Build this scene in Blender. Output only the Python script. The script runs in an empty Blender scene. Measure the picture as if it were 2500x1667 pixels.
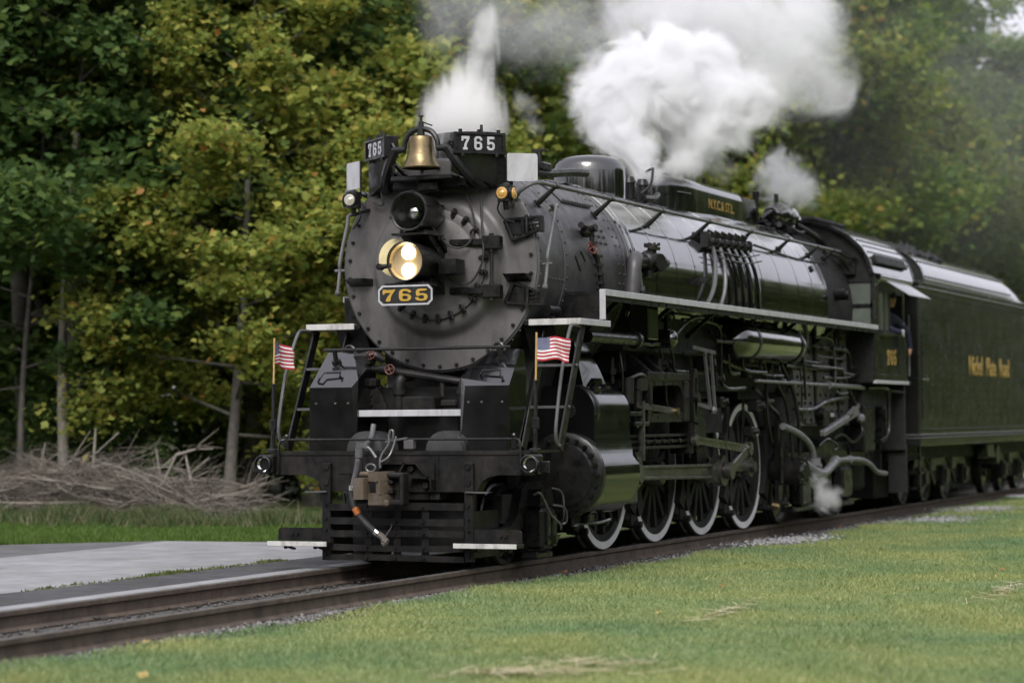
import bpy, bmesh, math, random
import numpy as np
from mathutils import Vector, Matrix
from mathutils.geometry import tessellate_polygon

R = math.radians
SC = bpy.context.scene
COL = SC.collection
rng = np.random.default_rng(765)
random.seed(765)

# ------------------------------------------------------------------ camera
cam_d = bpy.data.cameras.new('camera')
cam_d.sensor_width = 36.0
cam_d.lens = 85.88
cam_d.clip_start = 0.5
cam_d.clip_end = 3000
cam = bpy.data.objects.new('camera', cam_d)
COL.objects.link(cam)
YAW, PIT, ROL = 0.394205, 0.031841, -0.0076927
fw = Vector((-math.sin(YAW)*math.cos(PIT), math.cos(YAW)*math.cos(PIT), math.sin(PIT)))
r_ = Vector((math.cos(YAW), math.sin(YAW), 0))
u_ = r_.cross(fw)
cr = r_*math.cos(ROL)+u_*math.sin(ROL)
cu = -r_*math.sin(ROL)+u_*math.cos(ROL)
cam.matrix_world = Matrix(((cr.x, cu.x, -fw.x, 10.9144), (cr.y, cu.y, -fw.y, -27.0622), (cr.z, cu.z, -fw.z, 1.5457), (0, 0, 0, 1)))
SC.camera = cam
cam_d.dof.use_dof = True
cam_d.dof.focus_distance = 26.5
cam_d.dof.aperture_fstop = 1.15

# ------------------------------------------------------------------ world, sun, exposure
SUN_EL, SUN_AZ = R(42), math.atan2(0.25, -1.0)
w = bpy.data.worlds.new('World'); SC.world = w; w.use_nodes = True
nt = w.node_tree
bg = nt.nodes['Background']
sky = nt.nodes.new('ShaderNodeTexSky'); sky.sky_type = 'NISHITA'; sky.sun_disc = False
sky.sun_elevation = SUN_EL; sky.sun_rotation = SUN_AZ
sky.air_density = 1.0; sky.dust_density = 6.0; sky.ozone_density = 1.0
hs = nt.nodes.new('ShaderNodeHueSaturation'); hs.inputs['Saturation'].default_value = 0.28
nt.links.new(sky.outputs[0], hs.inputs['Color'])
mxs = nt.nodes.new('ShaderNodeMix'); mxs.data_type = 'RGBA'; mxs.inputs['Factor'].default_value = 0.62    # even overcast
mxs.inputs['B'].default_value = (5.0, 4.95, 5.6, 1)
nt.links.new(hs.outputs[0], mxs.inputs['A'])
nt.links.new(mxs.outputs['Result'], bg.inputs['Color'])
bg.inputs['Strength'].default_value = 0.15
sun_d = bpy.data.lights.new('sun', 'SUN'); sun_d.energy = 1.1; sun_d.angle = R(24); sun_d.color = (1.0, 0.97, 0.93)
sun = bpy.data.objects.new('sun', sun_d); COL.objects.link(sun)
sd = Vector((math.sin(SUN_AZ)*math.cos(SUN_EL), math.cos(SUN_AZ)*math.cos(SUN_EL), math.sin(SUN_EL)))
sun.rotation_euler = sd.to_track_quat('Z', 'Y').to_euler()
sun.location = (0, 0, 60)
SC.view_settings.view_transform = 'Standard'; SC.view_settings.look = 'None'
SC.view_settings.gamma = 1.0; SC.view_settings.use_curve_mapping = False
SC.view_settings.exposure = 0.70
cy = SC.cycles
cy.max_bounces = 12; cy.diffuse_bounces = 6; cy.glossy_bounces = 3; cy.transparent_max_bounces = 16
cy.transmission_bounces = 4; cy.volume_bounces = 8
cy.volume_step_rate = 1.0; cy.volume_max_steps = 256
cy.use_denoising = True
cy.caustics_reflective = False; cy.caustics_refractive = False
cy.sample_clamp_indirect = 6

# ------------------------------------------------------------------ materials
MATS = {}
def mat(name, col, rough=0.5, metal=0.0, var=0.25, vscale=3.0, rvar=0.12, bump=0.0, bscale=40.0, spec=0.5, coat=0.0, emit=None, dirt=None, dirt_amt=0.0, dscale=1.6, trans=0.0, dstretch=(1, 1, 0.35)):
    m = bpy.data.materials.new(name); m.use_nodes = True
    t = m.node_tree; N = t.nodes; L = t.links
    b = N['Principled BSDF']
    b.inputs['Metallic'].default_value = metal
    b.inputs['Specular IOR Level'].default_value = spec
    if coat:
        b.inputs['Coat Weight'].default_value = coat; b.inputs['Coat Roughness'].default_value = 0.05; b.inputs['Coat IOR'].default_value = 1.7
    tc = N.new('ShaderNodeTexCoord')
    nz = N.new('ShaderNodeTexNoise'); nz.inputs['Scale'].default_value = vscale; nz.inputs['Detail'].default_value = 6
    nz.inputs['Roughness'].default_value = 0.65
    L.new(tc.outputs['Object'], nz.inputs['Vector'])
    rp = N.new('ShaderNodeValToRGB')
    rp.color_ramp.elements[0].position = 0.3; rp.color_ramp.elements[1].position = 0.7
    c0 = [max(0, c*(1-var)) for c in col]; c1 = [min(1, c*(1+var)) for c in col]
    rp.color_ramp.elements[0].color = (*c0, 1); rp.color_ramp.elements[1].color = (*c1, 1)
    L.new(nz.outputs['Fac'], rp.inputs['Fac'])
    out = rp.outputs['Color']
    if dirt is not None:
        n2 = N.new('ShaderNodeTexNoise'); n2.inputs['Scale'].default_value = dscale; n2.inputs['Detail'].default_value = 8
        n2.inputs['Roughness'].default_value = 0.7
        mpd = N.new('ShaderNodeMapping'); mpd.inputs['Scale'].default_value = dstretch; L.new(tc.outputs['Object'], mpd.inputs[0]); L.new(mpd.outputs[0], n2.inputs['Vector'])
        r2 = N.new('ShaderNodeValToRGB'); r2.color_ramp.elements[0].position = 0.45; r2.color_ramp.elements[1].position = 0.72
        r2.color_ramp.elements[0].color = (0, 0, 0, 1); r2.color_ramp.elements[1].color = (dirt_amt,)*3 + (1,)
        L.new(n2.outputs['Fac'], r2.inputs['Fac'])
        mx = N.new('ShaderNodeMix'); mx.data_type = 'RGBA'
        L.new(r2.outputs['Color'], mx.inputs['Factor']); L.new(out, mx.inputs['A']); mx.inputs['B'].default_value = (*dirt, 1)
        out = mx.outputs['Result']
    L.new(out, b.inputs['Base Color'])
    mr = N.new('ShaderNodeMapRange'); mr.inputs['From Min'].default_value = 0.3; mr.inputs['From Max'].default_value = 0.7
    mr.inputs['To Min'].default_value = max(0.03, rough-rvar); mr.inputs['To Max'].default_value = min(1, rough+rvar)
    n3 = N.new('ShaderNodeTexNoise'); n3.inputs['Scale'].default_value = vscale*2.3; n3.inputs['Detail'].default_value = 5
    L.new(tc.outputs['Object'], n3.inputs['Vector'])
    L.new(n3.outputs['Fac'], mr.inputs['Value']); L.new(mr.outputs[0], b.inputs['Roughness'])
    if bump:
        bp = N.new('ShaderNodeBump'); bp.inputs['Strength'].default_value = bump; bp.inputs['Distance'].default_value = 0.02
        n4 = N.new('ShaderNodeTexNoise'); n4.inputs['Scale'].default_value = bscale; n4.inputs['Detail'].default_value = 5
        L.new(tc.outputs['Object'], n4.inputs['Vector'])
        L.new(n4.outputs['Fac'], bp.inputs['Height']); L.new(bp.outputs[0], b.inputs['Normal'])
    if emit:
        b.inputs['Emission Color'].default_value = (*emit[0], 1); b.inputs['Emission Strength'].default_value = emit[1]
    if trans: b.inputs['Transmission Weight'].default_value = trans
    MATS[name] = m
    return m

gloss = mat('gloss_black', (0.005, 0.005, 0.0056), 0.15, 0, 0.3, 2.0, 0.06, bump=0.05, bscale=2.6, spec=0.8, coat=0.7)
satin = mat('satin_black', (0.0065, 0.0065, 0.007), 0.33, 0, 0.4, 4, 0.14, bump=0.05, bscale=30, dirt=(0.045, 0.04, 0.034), dirt_amt=0.4, dscale=2.6, spec=0.4)
frameb = mat('frame_black', (0.0075, 0.0073, 0.0075), 0.42, 0, 0.45, 5, 0.15, bump=0.12, bscale=25, dirt=(0.05, 0.043, 0.035), dirt_amt=0.5, dscale=3.0, spec=0.3)
matte = mat('sooty_black', (0.005, 0.005, 0.005), 0.75, 0, 0.4, 4, 0.15, bump=0.1, bscale=25)
graph = mat('graphite_smokebox', (0.108, 0.103, 0.101), 0.47, 0.15, 0.22, 2.2, 0.12, bump=0.06, bscale=14, dirt=(0.036, 0.032, 0.029), dirt_amt=0.9, dscale=3.0)
graphd = mat('graphite_dark', (0.060, 0.059, 0.061), 0.45, 0.15, 0.25, 2.6, 0.13, bump=0.06, bscale=14, dirt=(0.025, 0.024, 0.023), dirt_amt=0.6, dscale=2.4)
white = mat('white_paint', (0.44, 0.44, 0.465), 0.42, 0, 0.06, 3, 0.1, dirt=(0.24, 0.235, 0.23), dirt_amt=0.7, dscale=7)
whitew = mat('worn_white_paint', (0.50, 0.495, 0.48), 0.5, 0, 0.12, 6, 0.1, dirt=(0.16, 0.15, 0.14), dirt_amt=0.9, dscale=9)
steel = mat('rod_steel', (0.22, 0.215, 0.20), 0.33, 0.85, 0.3, 4, 0.12, dirt=(0.05, 0.045, 0.035), dirt_amt=0.8, dscale=5)
rodm = mat('oiled_rod', (0.115, 0.112, 0.105), 0.36, 0.7, 0.35, 4, 0.12, dirt=(0.04, 0.036, 0.03), dirt_amt=0.8, dscale=4)
pipeg = mat('pipe_grey', (0.105, 0.105, 0.11), 0.42, 0.2, 0.25, 5, 0.12, dirt=(0.06, 0.055, 0.05), dirt_amt=0.7, dscale=6)
tyrew = mat('tyre_white', (0.62, 0.62, 0.65), 0.45, 0, 0.08, 4, dirt=(0.35, 0.34, 0.33), dirt_amt=0.5, dscale=8)
pipel = mat('pipe_light_grey', (0.14, 0.14, 0.15), 0.42, 0.1, 0.25, 5, 0.12, dirt=(0.07, 0.065, 0.06), dirt_amt=0.8, dscale=6)
brass = mat('aged_brass', (0.23, 0.18, 0.10), 0.40, 1.0, 0.3, 7, 0.1, dirt=(0.08, 0.06, 0.036), dirt_amt=0.9, dscale=7)
gold = mat('gold_paint', (0.46, 0.29, 0.05), 0.45, 0.1, 0.1)
goldd = mat('dull_gold_paint', (0.30, 0.20, 0.05), 0.5, 0.0, 0.12)
rust = mat('rusty_iron', (0.095, 0.07, 0.046), 0.72, 0.1, 0.35, 6, 0.1, bump=0.25, bscale=30, dirt=(0.10, 0.098, 0.097), dirt_amt=1.0, dscale=4.5)
redv = mat('red_valve_paint', (0.095, 0.027, 0.018), 0.5, 0, 0.3, 12)
orange = mat('orange_tape', (0.45, 0.13, 0.02), 0.5, 0, 0.15, 12)
rubber = mat('rubber', (0.02, 0.02, 0.021), 0.62, 0, 0.3, 10)
alu = mat('bare_alloy', (0.55, 0.55, 0.56), 0.3, 1.0, 0.15, 8)
glassd = mat('dark_window', (0.03, 0.035, 0.035), 0.08, 0, 0.2, 2, 0.03, spec=0.8)
glassp = mat('pale_window', (0.10, 0.115, 0.10), 0.1, 0, 0.3, 2, 0.04, spec=0.8)
amber = mat('amber_lens', (0.50, 0.29, 0.07), 0.12, 0, 0.2, 20, 0.04, coat=0.6)
clearl = mat('clear_lens', (0.50, 0.47, 0.40), 0.1, 0.2, 0.2, 20, 0.04, coat=0.6)
mirror = mat('reflector', (0.62, 0.63, 0.64), 0.08, 1.0, 0.05)
lampon = mat('lit_bulb', (1, 0.93, 0.72), 0.4, emit=((1.0, 0.88, 0.58), 5.0))
lampdish = mat('warm_reflector', (0.50, 0.38, 0.22), 0.45, 0.6, 0.1)
woodst = mat('varnished_staff', (0.42, 0.27, 0.10), 0.45, 0, 0.2, 20)
casing = mat('casing_black', (0.005, 0.005, 0.0055), 0.16, 0, 0.3, 2.0, 0.06, bump=0.06, bscale=3.0, spec=0.6, coat=0.3)
tgreen = mat('tender_gloss_black', (0.0125, 0.0125, 0.0125), 0.2, 0, 0.3, 1.6, 0.08, bump=0.30, bscale=2.1, spec=0.8, coat=0.45, dirt=(0.03, 0.028, 0.022), dirt_amt=0.5, dscale=2.5)
coalm = mat('coal', (0.012, 0.012, 0.012), 0.5, 0, 0.4, 20, 0.2)
skin = mat('skin', (0.42, 0.23, 0.16), 0.55, 0, 0.1, 12)
navy = mat('navy_jacket', (0.012, 0.016, 0.035), 0.8, 0, 0.3, 12)
glovem = mat('grey_glove', (0.42, 0.43, 0.46), 0.8, 0, 0.15, 20)
railm = mat('rail_side_rust', (0.105, 0.080, 0.063), 0.7, 0.1, 0.3, 6, 0.1, bump=0.2, bscale=40, dirt=(0.035, 0.03, 0.026), dirt_amt=0.8, dscale=4)
railtop = mat('rail_head_worn', (0.34, 0.33, 0.32), 0.36, 0.8, 0.2, 5, 0.1, dirt=(0.12, 0.10, 0.085), dirt_amt=0.6, dscale=3)
tiem = mat('sleeper_wood', (0.055, 0.046, 0.038), 0.85, 0, 0.4, 6, 0.1, bump=0.4, bscale=30)

# ------------------------------------------------------------------ mesh builder
class MB:
    def __init__(s): s.v = []; s.f = []
    def add(s, vs, fs):
        o = len(s.v); s.v += [tuple(v) for v in vs]; s.f += [tuple(i+o for i in f) for f in fs]; return s
    def box(s, c, d, rot=None, bev=0.0):
        hx, hy, hz = d[0]/2, d[1]/2, d[2]/2
        b = min(bev, hx*.9, hy*.9, hz*.9)
        if b <= 0:
            vs = [(x, y, z) for x in (-hx, hx) for y in (-hy, hy) for z in (-hz, hz)]
            fs = [(0, 1, 3, 2), (4, 6, 7, 5), (0, 4, 5, 1), (2, 3, 7, 6), (0, 2, 6, 4), (1, 5, 7, 3)]
        else:
            vs = []; idx = {}
            for sx in (-1, 1):
                for sy in (-1, 1):
                    for sz in (-1, 1):
                        for ax in range(3):
                            p = [sx*(hx-b), sy*(hy-b), sz*(hz-b)]; p[ax] = (sx*hx, sy*hy, sz*hz)[ax]
                            idx[(sx, sy, sz, ax)] = len(vs); vs.append(tuple(p))
            fs = []
            g = lambda a, bb, cc, ax: idx[(a, bb, cc, ax)]
            for q in (-1, 1):
                fs.append((g(q, -1, -1, 0), g(q, 1, -1, 0), g(q, 1, 1, 0), g(q, -1, 1, 0)))
                fs.append((g(-1, q, -1, 1), g(1, q, -1, 1), g(1, q, 1, 1), g(-1, q, 1, 1)))
                fs.append((g(-1, -1, q, 2), g(1, -1, q, 2), g(1, 1, q, 2), g(-1, 1, q, 2)))
                for p in (-1, 1):
                    fs.append((g(q, p, -1, 0), g(q, p, 1, 0), g(q, p, 1, 1), g(q, p, -1, 1)))
                    fs.append((g(q, -1, p, 0), g(q, 1, p, 0), g(q, 1, p, 2), g(q, -1, p, 2)))
                    fs.append((g(-1, q, p, 1), g(1, q, p, 1), g(1, q, p, 2), g(-1, q, p, 2)))
            for sx in (-1, 1):
                for sy in (-1, 1):
                    for sz in (-1, 1): fs.append((g(sx, sy, sz, 0), g(sx, sy, sz, 1), g(sx, sy, sz, 2)))
        if rot is not None: vs = [tuple(rot @ Vector(v)) for v in vs]
        return s.add([(v[0]+c[0], v[1]+c[1], v[2]+c[2]) for v in vs], fs)
    def span(s, a, b, bev=0.0):
        return s.box([(a[i]+b[i])/2 for i in range(3)], [abs(b[i]-a[i]) for i in range(3)], None, bev)
    def bar(s, a, b, w_, h, up=(0, 0, 1), bev=0.0):
        a, b = Vector(a), Vector(b); d = (b-a); L = d.length; d.normalize()
        sd_ = d.cross(Vector(up))
        if sd_.length < 1e-4: sd_ = d.cross(Vector((1, 0, 0)))
        sd_.normalize(); u = sd_.cross(d)
        M = Matrix((sd_, d, u)).transposed()
        return s.box((a+b)/2, (w_, L, h), M, bev)
    def cyl(s, a, b, r0, r1=None, n=16, caps=True):
        if r1 is None: r1 = r0
        a, b = Vector(a), Vector(b); d = (b-a).normalized()
        x = d.cross(Vector((0, 0, 1)))
        if x.length < 1e-3: x = d.cross(Vector((0, 1, 0)))
        x.normalize(); y = d.cross(x)
        vs = []
        for p, r in ((a, r0), (b, r1)):
            for k in range(n):
                t = 2*math.pi*k/n; vs.append(p+(x*math.cos(t)+y*math.sin(t))*r)
        fs = [(k, (k+1) % n, n+(k+1) % n, n+k) for k in range(n)]
        if caps: fs += [tuple(range(n))[::-1], tuple(range(n, 2*n))]
        return s.add(vs, fs)
    def tube(s, pts, r, n=8, sub=5, straight=False, caps=True):
        P = [Vector(p) for p in pts]
        if not straight and len(P) > 2:
            Q = []
            for i in range(len(P)-1):
                p0 = P[max(i-1, 0)]; p1 = P[i]; p2 = P[i+1]; p3 = P[min(i+2, len(P)-1)]
                for k in range(sub):
                    t = k/sub
                    Q.append(0.5*((2*p1)+(p2-p0)*t+(2*p0-5*p1+4*p2-p3)*t*t+(3*p1-p0-3*p2+p3)*t**3))
            Q.append(P[-1]); P = Q
        rr = r if isinstance(r, (list, tuple)) else [r]*len(P)
        if len(rr) != len(P): rr = list(np.interp(np.linspace(0, 1, len(P)), np.linspace(0, 1, len(rr)), rr))
        T = []
        for i in range(len(P)):
            d = P[min(i+1, len(P)-1)]-P[max(i-1, 0)]; T.append(d.normalized())
        x = T[0].cross(Vector((0, 0, 1)))
        if x.length < 1e-3: x = T[0].cross(Vector((0, 1, 0)))
        x.normalize(); vs = []
        for i, p in enumerate(P):
            x = (x-T[i]*x.dot(T[i])).normalized(); y = T[i].cross(x)
            for k in range(n):
                t = 2*math.pi*k/n; vs.append(p+(x*math.cos(t)+y*math.sin(t))*rr[i])
        fs = []
        for i in range(len(P)-1):
            for k in range(n): fs.append((i*n+k, i*n+(k+1) % n, (i+1)*n+(k+1) % n, (i+1)*n+k))
        if caps: fs += [tuple(range(n))[::-1], tuple(range((len(P)-1)*n, len(P)*n))]
        return s.add(vs, fs)
    def lathe(s, prof, o, axis=(0, 1, 0), n=48, a0=0.0, a1=2*math.pi):
        d = Vector(axis).normalized(); o = Vector(o)
        x = d.cross(Vector((0, 0, 1)))
        if x.length < 1e-3: x = Vector((1, 0, 0))
        x.normalize(); y = x.cross(d)
        full = abs(a1-a0-2*math.pi) < 1e-6
        m = n if full else n+1
        vs = []
        for r, t in prof:
            for k in range(m):
                a = a0+(a1-a0)*k/n; vs.append(o+d*t+(x*math.cos(a)+y*math.sin(a))*r)
        fs = []
        for i in range(len(prof)-1):
            for k in range(n): fs.append((i*m+k, i*m+(k+1) % m, (i+1)*m+(k+1) % m, (i+1)*m+k))
        return s.add(vs, fs)
    def prism(s, poly, o, u, v, w_, holes=()):
        o, u, v, w_ = Vector(o), Vector(u), Vector(v), Vector(w_)
        loops = [poly]+list(holes)
        flat = [p for l in loops for p in l]
        tr = tessellate_polygon([[Vector((p[0], p[1], 0)) for p in l] for l in loops])
        n = len(flat)
        A = [o+u*p[0]+v*p[1] for p in flat]; B = [a+w_ for a in A]
        fs = [tuple(t) for t in tr]+[tuple(i+n for i in t[::-1]) for t in tr]
        k0 = 0
        for l in loops:
            m = len(l)
            for i in range(m):
                a, b = k0+i, k0+(i+1) % m; fs.append((a, b, b+n, a+n))
            k0 += m
        return s.add(A+B, fs)
    def hull(s, pts):
        bm = bmesh.new()
        for p in pts: bm.verts.new(p)
        bmesh.ops.convex_hull(bm, input=bm.verts)
        bm.verts.ensure_lookup_table()
        used = [v for v in bm.verts if v.link_faces]
        ix = {v: i for i, v in enumerate(used)}
        s.add([v.co[:] for v in used], [tuple(ix[v] for v in f.verts) for f in bm.faces]); bm.free(); return s
    def ball(s, c, r, n=12, sc=(1, 1, 1)):
        m = n//2; vs = [(c[0], c[1], c[2]+r*sc[2])]
        for i in range(1, m):
            ph = math.pi*i/m
            for k in range(n):
                t = 2*math.pi*k/n
                vs.append((c[0]+r*sc[0]*math.sin(ph)*math.cos(t), c[1]+r*sc[1]*math.sin(ph)*math.sin(t), c[2]+r*sc[2]*math.cos(ph)))
        vs.append((c[0], c[1], c[2]-r*sc[2])); e = len(vs)-1
        fs = [(0, 1+k, 1+(k+1) % n) for k in range(n)]
        for i in range(m-2):
            for k in range(n): fs.append((1+i*n+k, 1+(i+1)*n+k, 1+(i+1)*n+(k+1) % n, 1+i*n+(k+1) % n))
        fs += [(e, 1+(m-2)*n+(k+1) % n, 1+(m-2)*n+k) for k in range(n)]
        return s.add(vs, fs)
    def bolt(s, p, nrm, r=0.018, h=0.02, n=6):
        p = Vector(p); nrm = Vector(nrm).normalized()
        return s.cyl(p-nrm*0.004, p+nrm*h, r, r*0.85, n)
    def mirror(s):
        return s.add([(-x, y, z) for x, y, z in s.v], [f[::-1] for f in s.f])
    def flipx(s):
        m = MB(); m.v = [(-x, y, z) for x, y, z in s.v]; m.f = [f[::-1] for f in s.f]; return m
    def build(s, name, m, parent=None, smooth=34, loc=None):
        me = bpy.data.meshes.new(name)
        me.from_pydata([tuple(v) for v in s.v], [], s.f)
        bm = bmesh.new(); bm.from_mesh(me)
        bmesh.ops.recalc_face_normals(bm, faces=bm.faces)
        bm.to_mesh(me); bm.free()
        if smooth:
            me.polygons.foreach_set('use_smooth', np.ones(len(me.polygons), bool))
            me.set_sharp_from_angle(angle=R(smooth))
        me.materials.append(m)
        o = bpy.data.objects.new(name, me); COL.objects.link(o)
        if parent is not None: o.parent = parent
        if loc: o.location = loc
        return o

def tag(o, label=None, cat=None, group=None, kind=None):
    if label: o['label'] = label
    if cat: o['category'] = cat
    if group: o['group'] = group
    if kind: o['kind'] = kind
    return o
def empty(name, loc=(0, 0, 0), **k):
    o = bpy.data.objects.new(name, None); COL.objects.link(o); o.location = loc; o.empty_display_size = 0.3
    return tag(o, **k)
def fastmesh(name, V, F, m, parent=None, smooth=False):
    """V (n,3) float array, F (k,j) int array with constant polygon size"""
    me = bpy.data.meshes.new(name)
    n, k, j = len(V), len(F), F.shape[1]
    me.vertices.add(n); me.vertices.foreach_set('co', np.ascontiguousarray(V, np.float32).ravel())
    me.loops.add(k*j); me.loops.foreach_set('vertex_index', np.ascontiguousarray(F, np.int32).ravel())
    me.polygons.add(k); me.polygons.foreach_set('loop_start', np.arange(0, k*j, j, dtype=np.int32))
    me.polygons.foreach_set('loop_total', np.full(k, j, np.int32))
    me.update(calc_edges=True)
    if smooth: me.polygons.foreach_set('use_smooth', np.ones(k, bool))
    me.materials.append(m)
    o = bpy.data.objects.new(name, me); COL.objects.link(o)
    if parent is not None: o.parent = parent
    return o

# block and roman numerals, unit height
G7 = [(0, 1), (.78, 1), (.78, .80), (.52, .42), (.48, .16), (.60, .16), (.60, 0), (.14, 0), (.14, .16), (.24, .16), (.30, .44), (.52, .79), (.18, .79), (.18, .64), (0, .64)]
G6 = [(.18, 1), (.60, 1), (.78, .84), (.78, .70), (.57, .70), (.57, .79), (.51, .84), (.28, .84), (.22, .78), (.22, .60), (.60, .60), (.78, .45), (.78, .16), (.60, 0), (.18, 0), (0, .16), (0, .84)]
H6 = [(.28, .45), (.51, .45), (.56, .40), (.56, .21), (.50, .16), (.28, .16), (.22, .21), (.22, .40)]
G5 = [(.04, 1), (.74, 1), (.74, .82), (.24, .82), (.24, .62), (.60, .62), (.78, .46), (.78, .16), (.60, 0), (.18, 0), (0, .16), (0, .30), (.22, .30), (.22, .21), (.28, .16), (.50, .16), (.56, .21), (.56, .40), (.50, .46), (.28, .46), (.24, .40), (.04, .40)]
r7 = [(0, 1), (.14, 1), (.2, .96), (.62, .96), (.74, 1), (.80, 1), (.80, .90), (.56, .50), (.50, .14), (.50, 0), (.20, 0), (.20, .14), (.34, .46), (.56, .74), (.30, .70), (.14, .72), (.10, .58), (0, .58)]
def chaikin(p, it=2):
    for _ in range(it):
        q = []
        for i in range(len(p)):
            a, b = p[i], p[(i+1) % len(p)]
            q += [(a[0]*.75+b[0]*.25, a[1]*.75+b[1]*.25), (a[0]*.25+b[0]*.75, a[1]*.25+b[1]*.75)]
        p = q
    return p
def digits(name, m, parent, o, u, v, h, wscale, gap, depth, roman=False):
    """Numerals 7 6 5 as raised figures; o = lower left corner, u/v = unit vectors across and up."""
    u, v = Vector(u), Vector(v); nrm = u.cross(v).normalized()
    x = 0
    for ch, g, hol in (('7', r7 if roman else G7, ()), ('6', G6, (H6,)), ('5', G5, ())):
        if roman: g = chaikin(g, 2); hol = [chaikin(q, 2) for q in hol]
        b = MB(); b.prism(g, Vector(o)+u*x, u*h*wscale, v*h, nrm*depth, hol)
        b.build('numeral', m, parent, smooth=0)
        x += h*wscale*.78+gap
def lettering(text, size, m, name, parent, M, extrude=0.004, bold=0.012, squash=1.0):
    cu_ = bpy.data.curves.new('txt', 'FONT'); cu_.body = text; cu_.size = size; cu_.extrude = extrude; cu_.offset = bold*size
    cu_.resolution_u = 4; cu_.align_x = 'CENTER'; cu_.align_y = 'CENTER'
    ob = bpy.data.objects.new('txt', cu_); COL.objects.link(ob)
    dg = bpy.context.evaluated_depsgraph_get(); dg.update()
    me = bpy.data.meshes.new_from_object(ob.evaluated_get(dg))
    bpy.data.objects.remove(ob); bpy.data.curves.remove(cu_)
    me.materials.clear(); me.materials.append(m)
    me.transform(Matrix.Diagonal((squash, 1, 1, 1))); me.transform(M)
    o = bpy.data.objects.new(name, me); COL.objects.link(o); o.parent = parent
    return o
# ================================================================== LOCOMOTIVE
ZC = 3.228
loco = empty('steam_locomotive', (0, -4, 0), label='big black steam locomotive numbered 765 with lit headlight and white trim on the rails', cat='locomotive')
loco_off = Vector((0, 4, 0))
def P(mb, name, m, parent=None, smooth=34, kind=None):
    if parent is not None and parent.parent is not None and parent.parent is not loco: parent = parent.parent   # never a fourth level
    o = mb.build(name, m, parent or loco, smooth)
    if parent is None: o.location = loco_off
    if kind: o['kind'] = kind
    return o
def onb(ang, rad, y):   # point round the boiler: ang from +x upward
    return (rad*math.cos(ang), y, ZC+rad*math.sin(ang))

# ---- boiler
smokebox = P(MB().lathe([(1.0, -2.84), (1.150, -2.84), (1.166, -2.83), (1.166, -2.765), (1.148, -2.755), (1.148, -2.06), (1.160, -2.055), (1.160, -1.93), (1.148, -1.925), (1.148, -0.12), (1.158, -0.11), (1.158, 0.05)], (0, 0, ZC), n=96), 'smokebox', graphd)
b = MB()
for y, n, rr in ((-2.8, 56, 1.166), (-2.0, 56, 1.160), (-0.16, 64, 1.148), (-0.30, 64, 1.148)):
    for k in range(n):
        a = 2*math.pi*k/n
        p = onb(a, rr, y); b.bolt(p, (math.cos(a), 0, math.sin(a)), 0.014, 0.012)
for iy in range(3):
    for ia in range(3): b.bolt(onb(R(17+ia*4), 1.148, -0.95+iy*0.16), (1, 0, .3), 0.026, 0.025)
for iy in range(6): b.bolt(onb(R(-8), 1.148, -2.6+iy*0.1), (1, 0, -.1), 0.014, 0.014)
P(b, 'rivet_row', graphd, smokebox, kind='stuff')
# shoulder patch and small diamond plate
b = MB()
aa = np.linspace(R(41), R(60), 7)
for sgn in (1,):
    vs = []; 
    for y in (-1.42, -0.50):
        for a in aa: vs.append(onb(a, 1.160, y))
    n = len(aa); b.add(vs, [(i, i+1, n+i+1, n+i) for i in range(n-1)])
    for y in np.linspace(-1.38, -0.54, 12):
        for a in (aa[0]+.02, aa[-1]-.02): b.bolt(onb(a, 1.160, y), (math.cos(a), 0, math.sin(a)), 0.022, 0.03)
P(b, 'shoulder_plate', graphd, smokebox)
b = MB()
for q0, q1 in (((-1.72, 6), (-1.6, -1)), ((-1.6, -1), (-1.42, 4)), ((-1.42, 4), (-1.54, 10)), ((-1.54, 10), (-1.72, 6))):
    b.cyl(onb(R(q0[1]), 1.152, q0[0]), onb(R(q1[1]), 1.152, q1[0]), 0.012, n=6)
P(b, 'diamond_tread', frameb, smokebox)

# smokebox front
front = P(MB().lathe([(1.146, -2.842), (1.140, -2.858), (0.83, -2.862), (0.80, -2.868), (0.765, -2.895), (0.735, -2.94), (0.70, -2.968), (0.66, -2.978), (0.60, -2.980)], (0, 0, ZC), n=96), 'smokebox_front', graph)
door = P(MB().lathe([(0.605, -2.975), (0.60, -3.01), (0.575, -3.022), (0.52, -3.024), (0.50, -3.03), (0.47, -3.046), (0.30, -3.066), (0.0, -3.076)], (0, 0, ZC), n=80), 'smokebox_door', graph)
b = MB()
for k in range(34):
    a = 2*math.pi*(k+.5)/34; b.bolt((1.083*math.cos(a), -2.858, ZC-.02+1.083*math.sin(a)), (0, -1, 0), 0.022, 0.03)
P(b, 'rim_bolt_ring', satin, front, kind='stuff')
for k in range(24):
    a = 2*math.pi*(k+.35)/24
    if 1.75 < a < 4.45 and not (3.9 < a): 
        if abs(a-3.14) < 1.2: continue
    d = Vector((math.cos(a), 0, math.sin(a))); t = Vector((-math.sin(a), 0, math.cos(a)))
    c = Vector((0, -3.03, ZC))+d*0.60
    b = MB(); b.box(c, (0.10, 0.045, 0.052), Matrix((d, (0, 1, 0), t)).transposed(), 0.012)
    b.bolt(c+d*.005+Vector((0, -.02, 0)), (0, -1, 0), 0.02, 0.035); b.bolt(c-d*.045+Vector((0, -.01, 0)), (0, -1, 0), 0.014, 0.02)
    P(b, 'door_clamp', satin, door)
for z in (3.445, 2.925):    # strap hinges
    b = MB(); b.box((0.42, -3.06, z), (0.42, 0.035, 0.075), None, 0.01)
    for x in (0.25, 0.33, 0.40): b.bolt((x, -3.075, z), (0, -1, 0), 0.016, 0.016)
    b.box((0.70, -3.03, z-.01), (0.20, 0.13, 0.15), None, 0.015); b.cyl((0.70, -3.06, z-.11), (0.70, -3.06, z+.09), 0.028, n=10)
    P(b, 'strap_hinge', satin, door)
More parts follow.
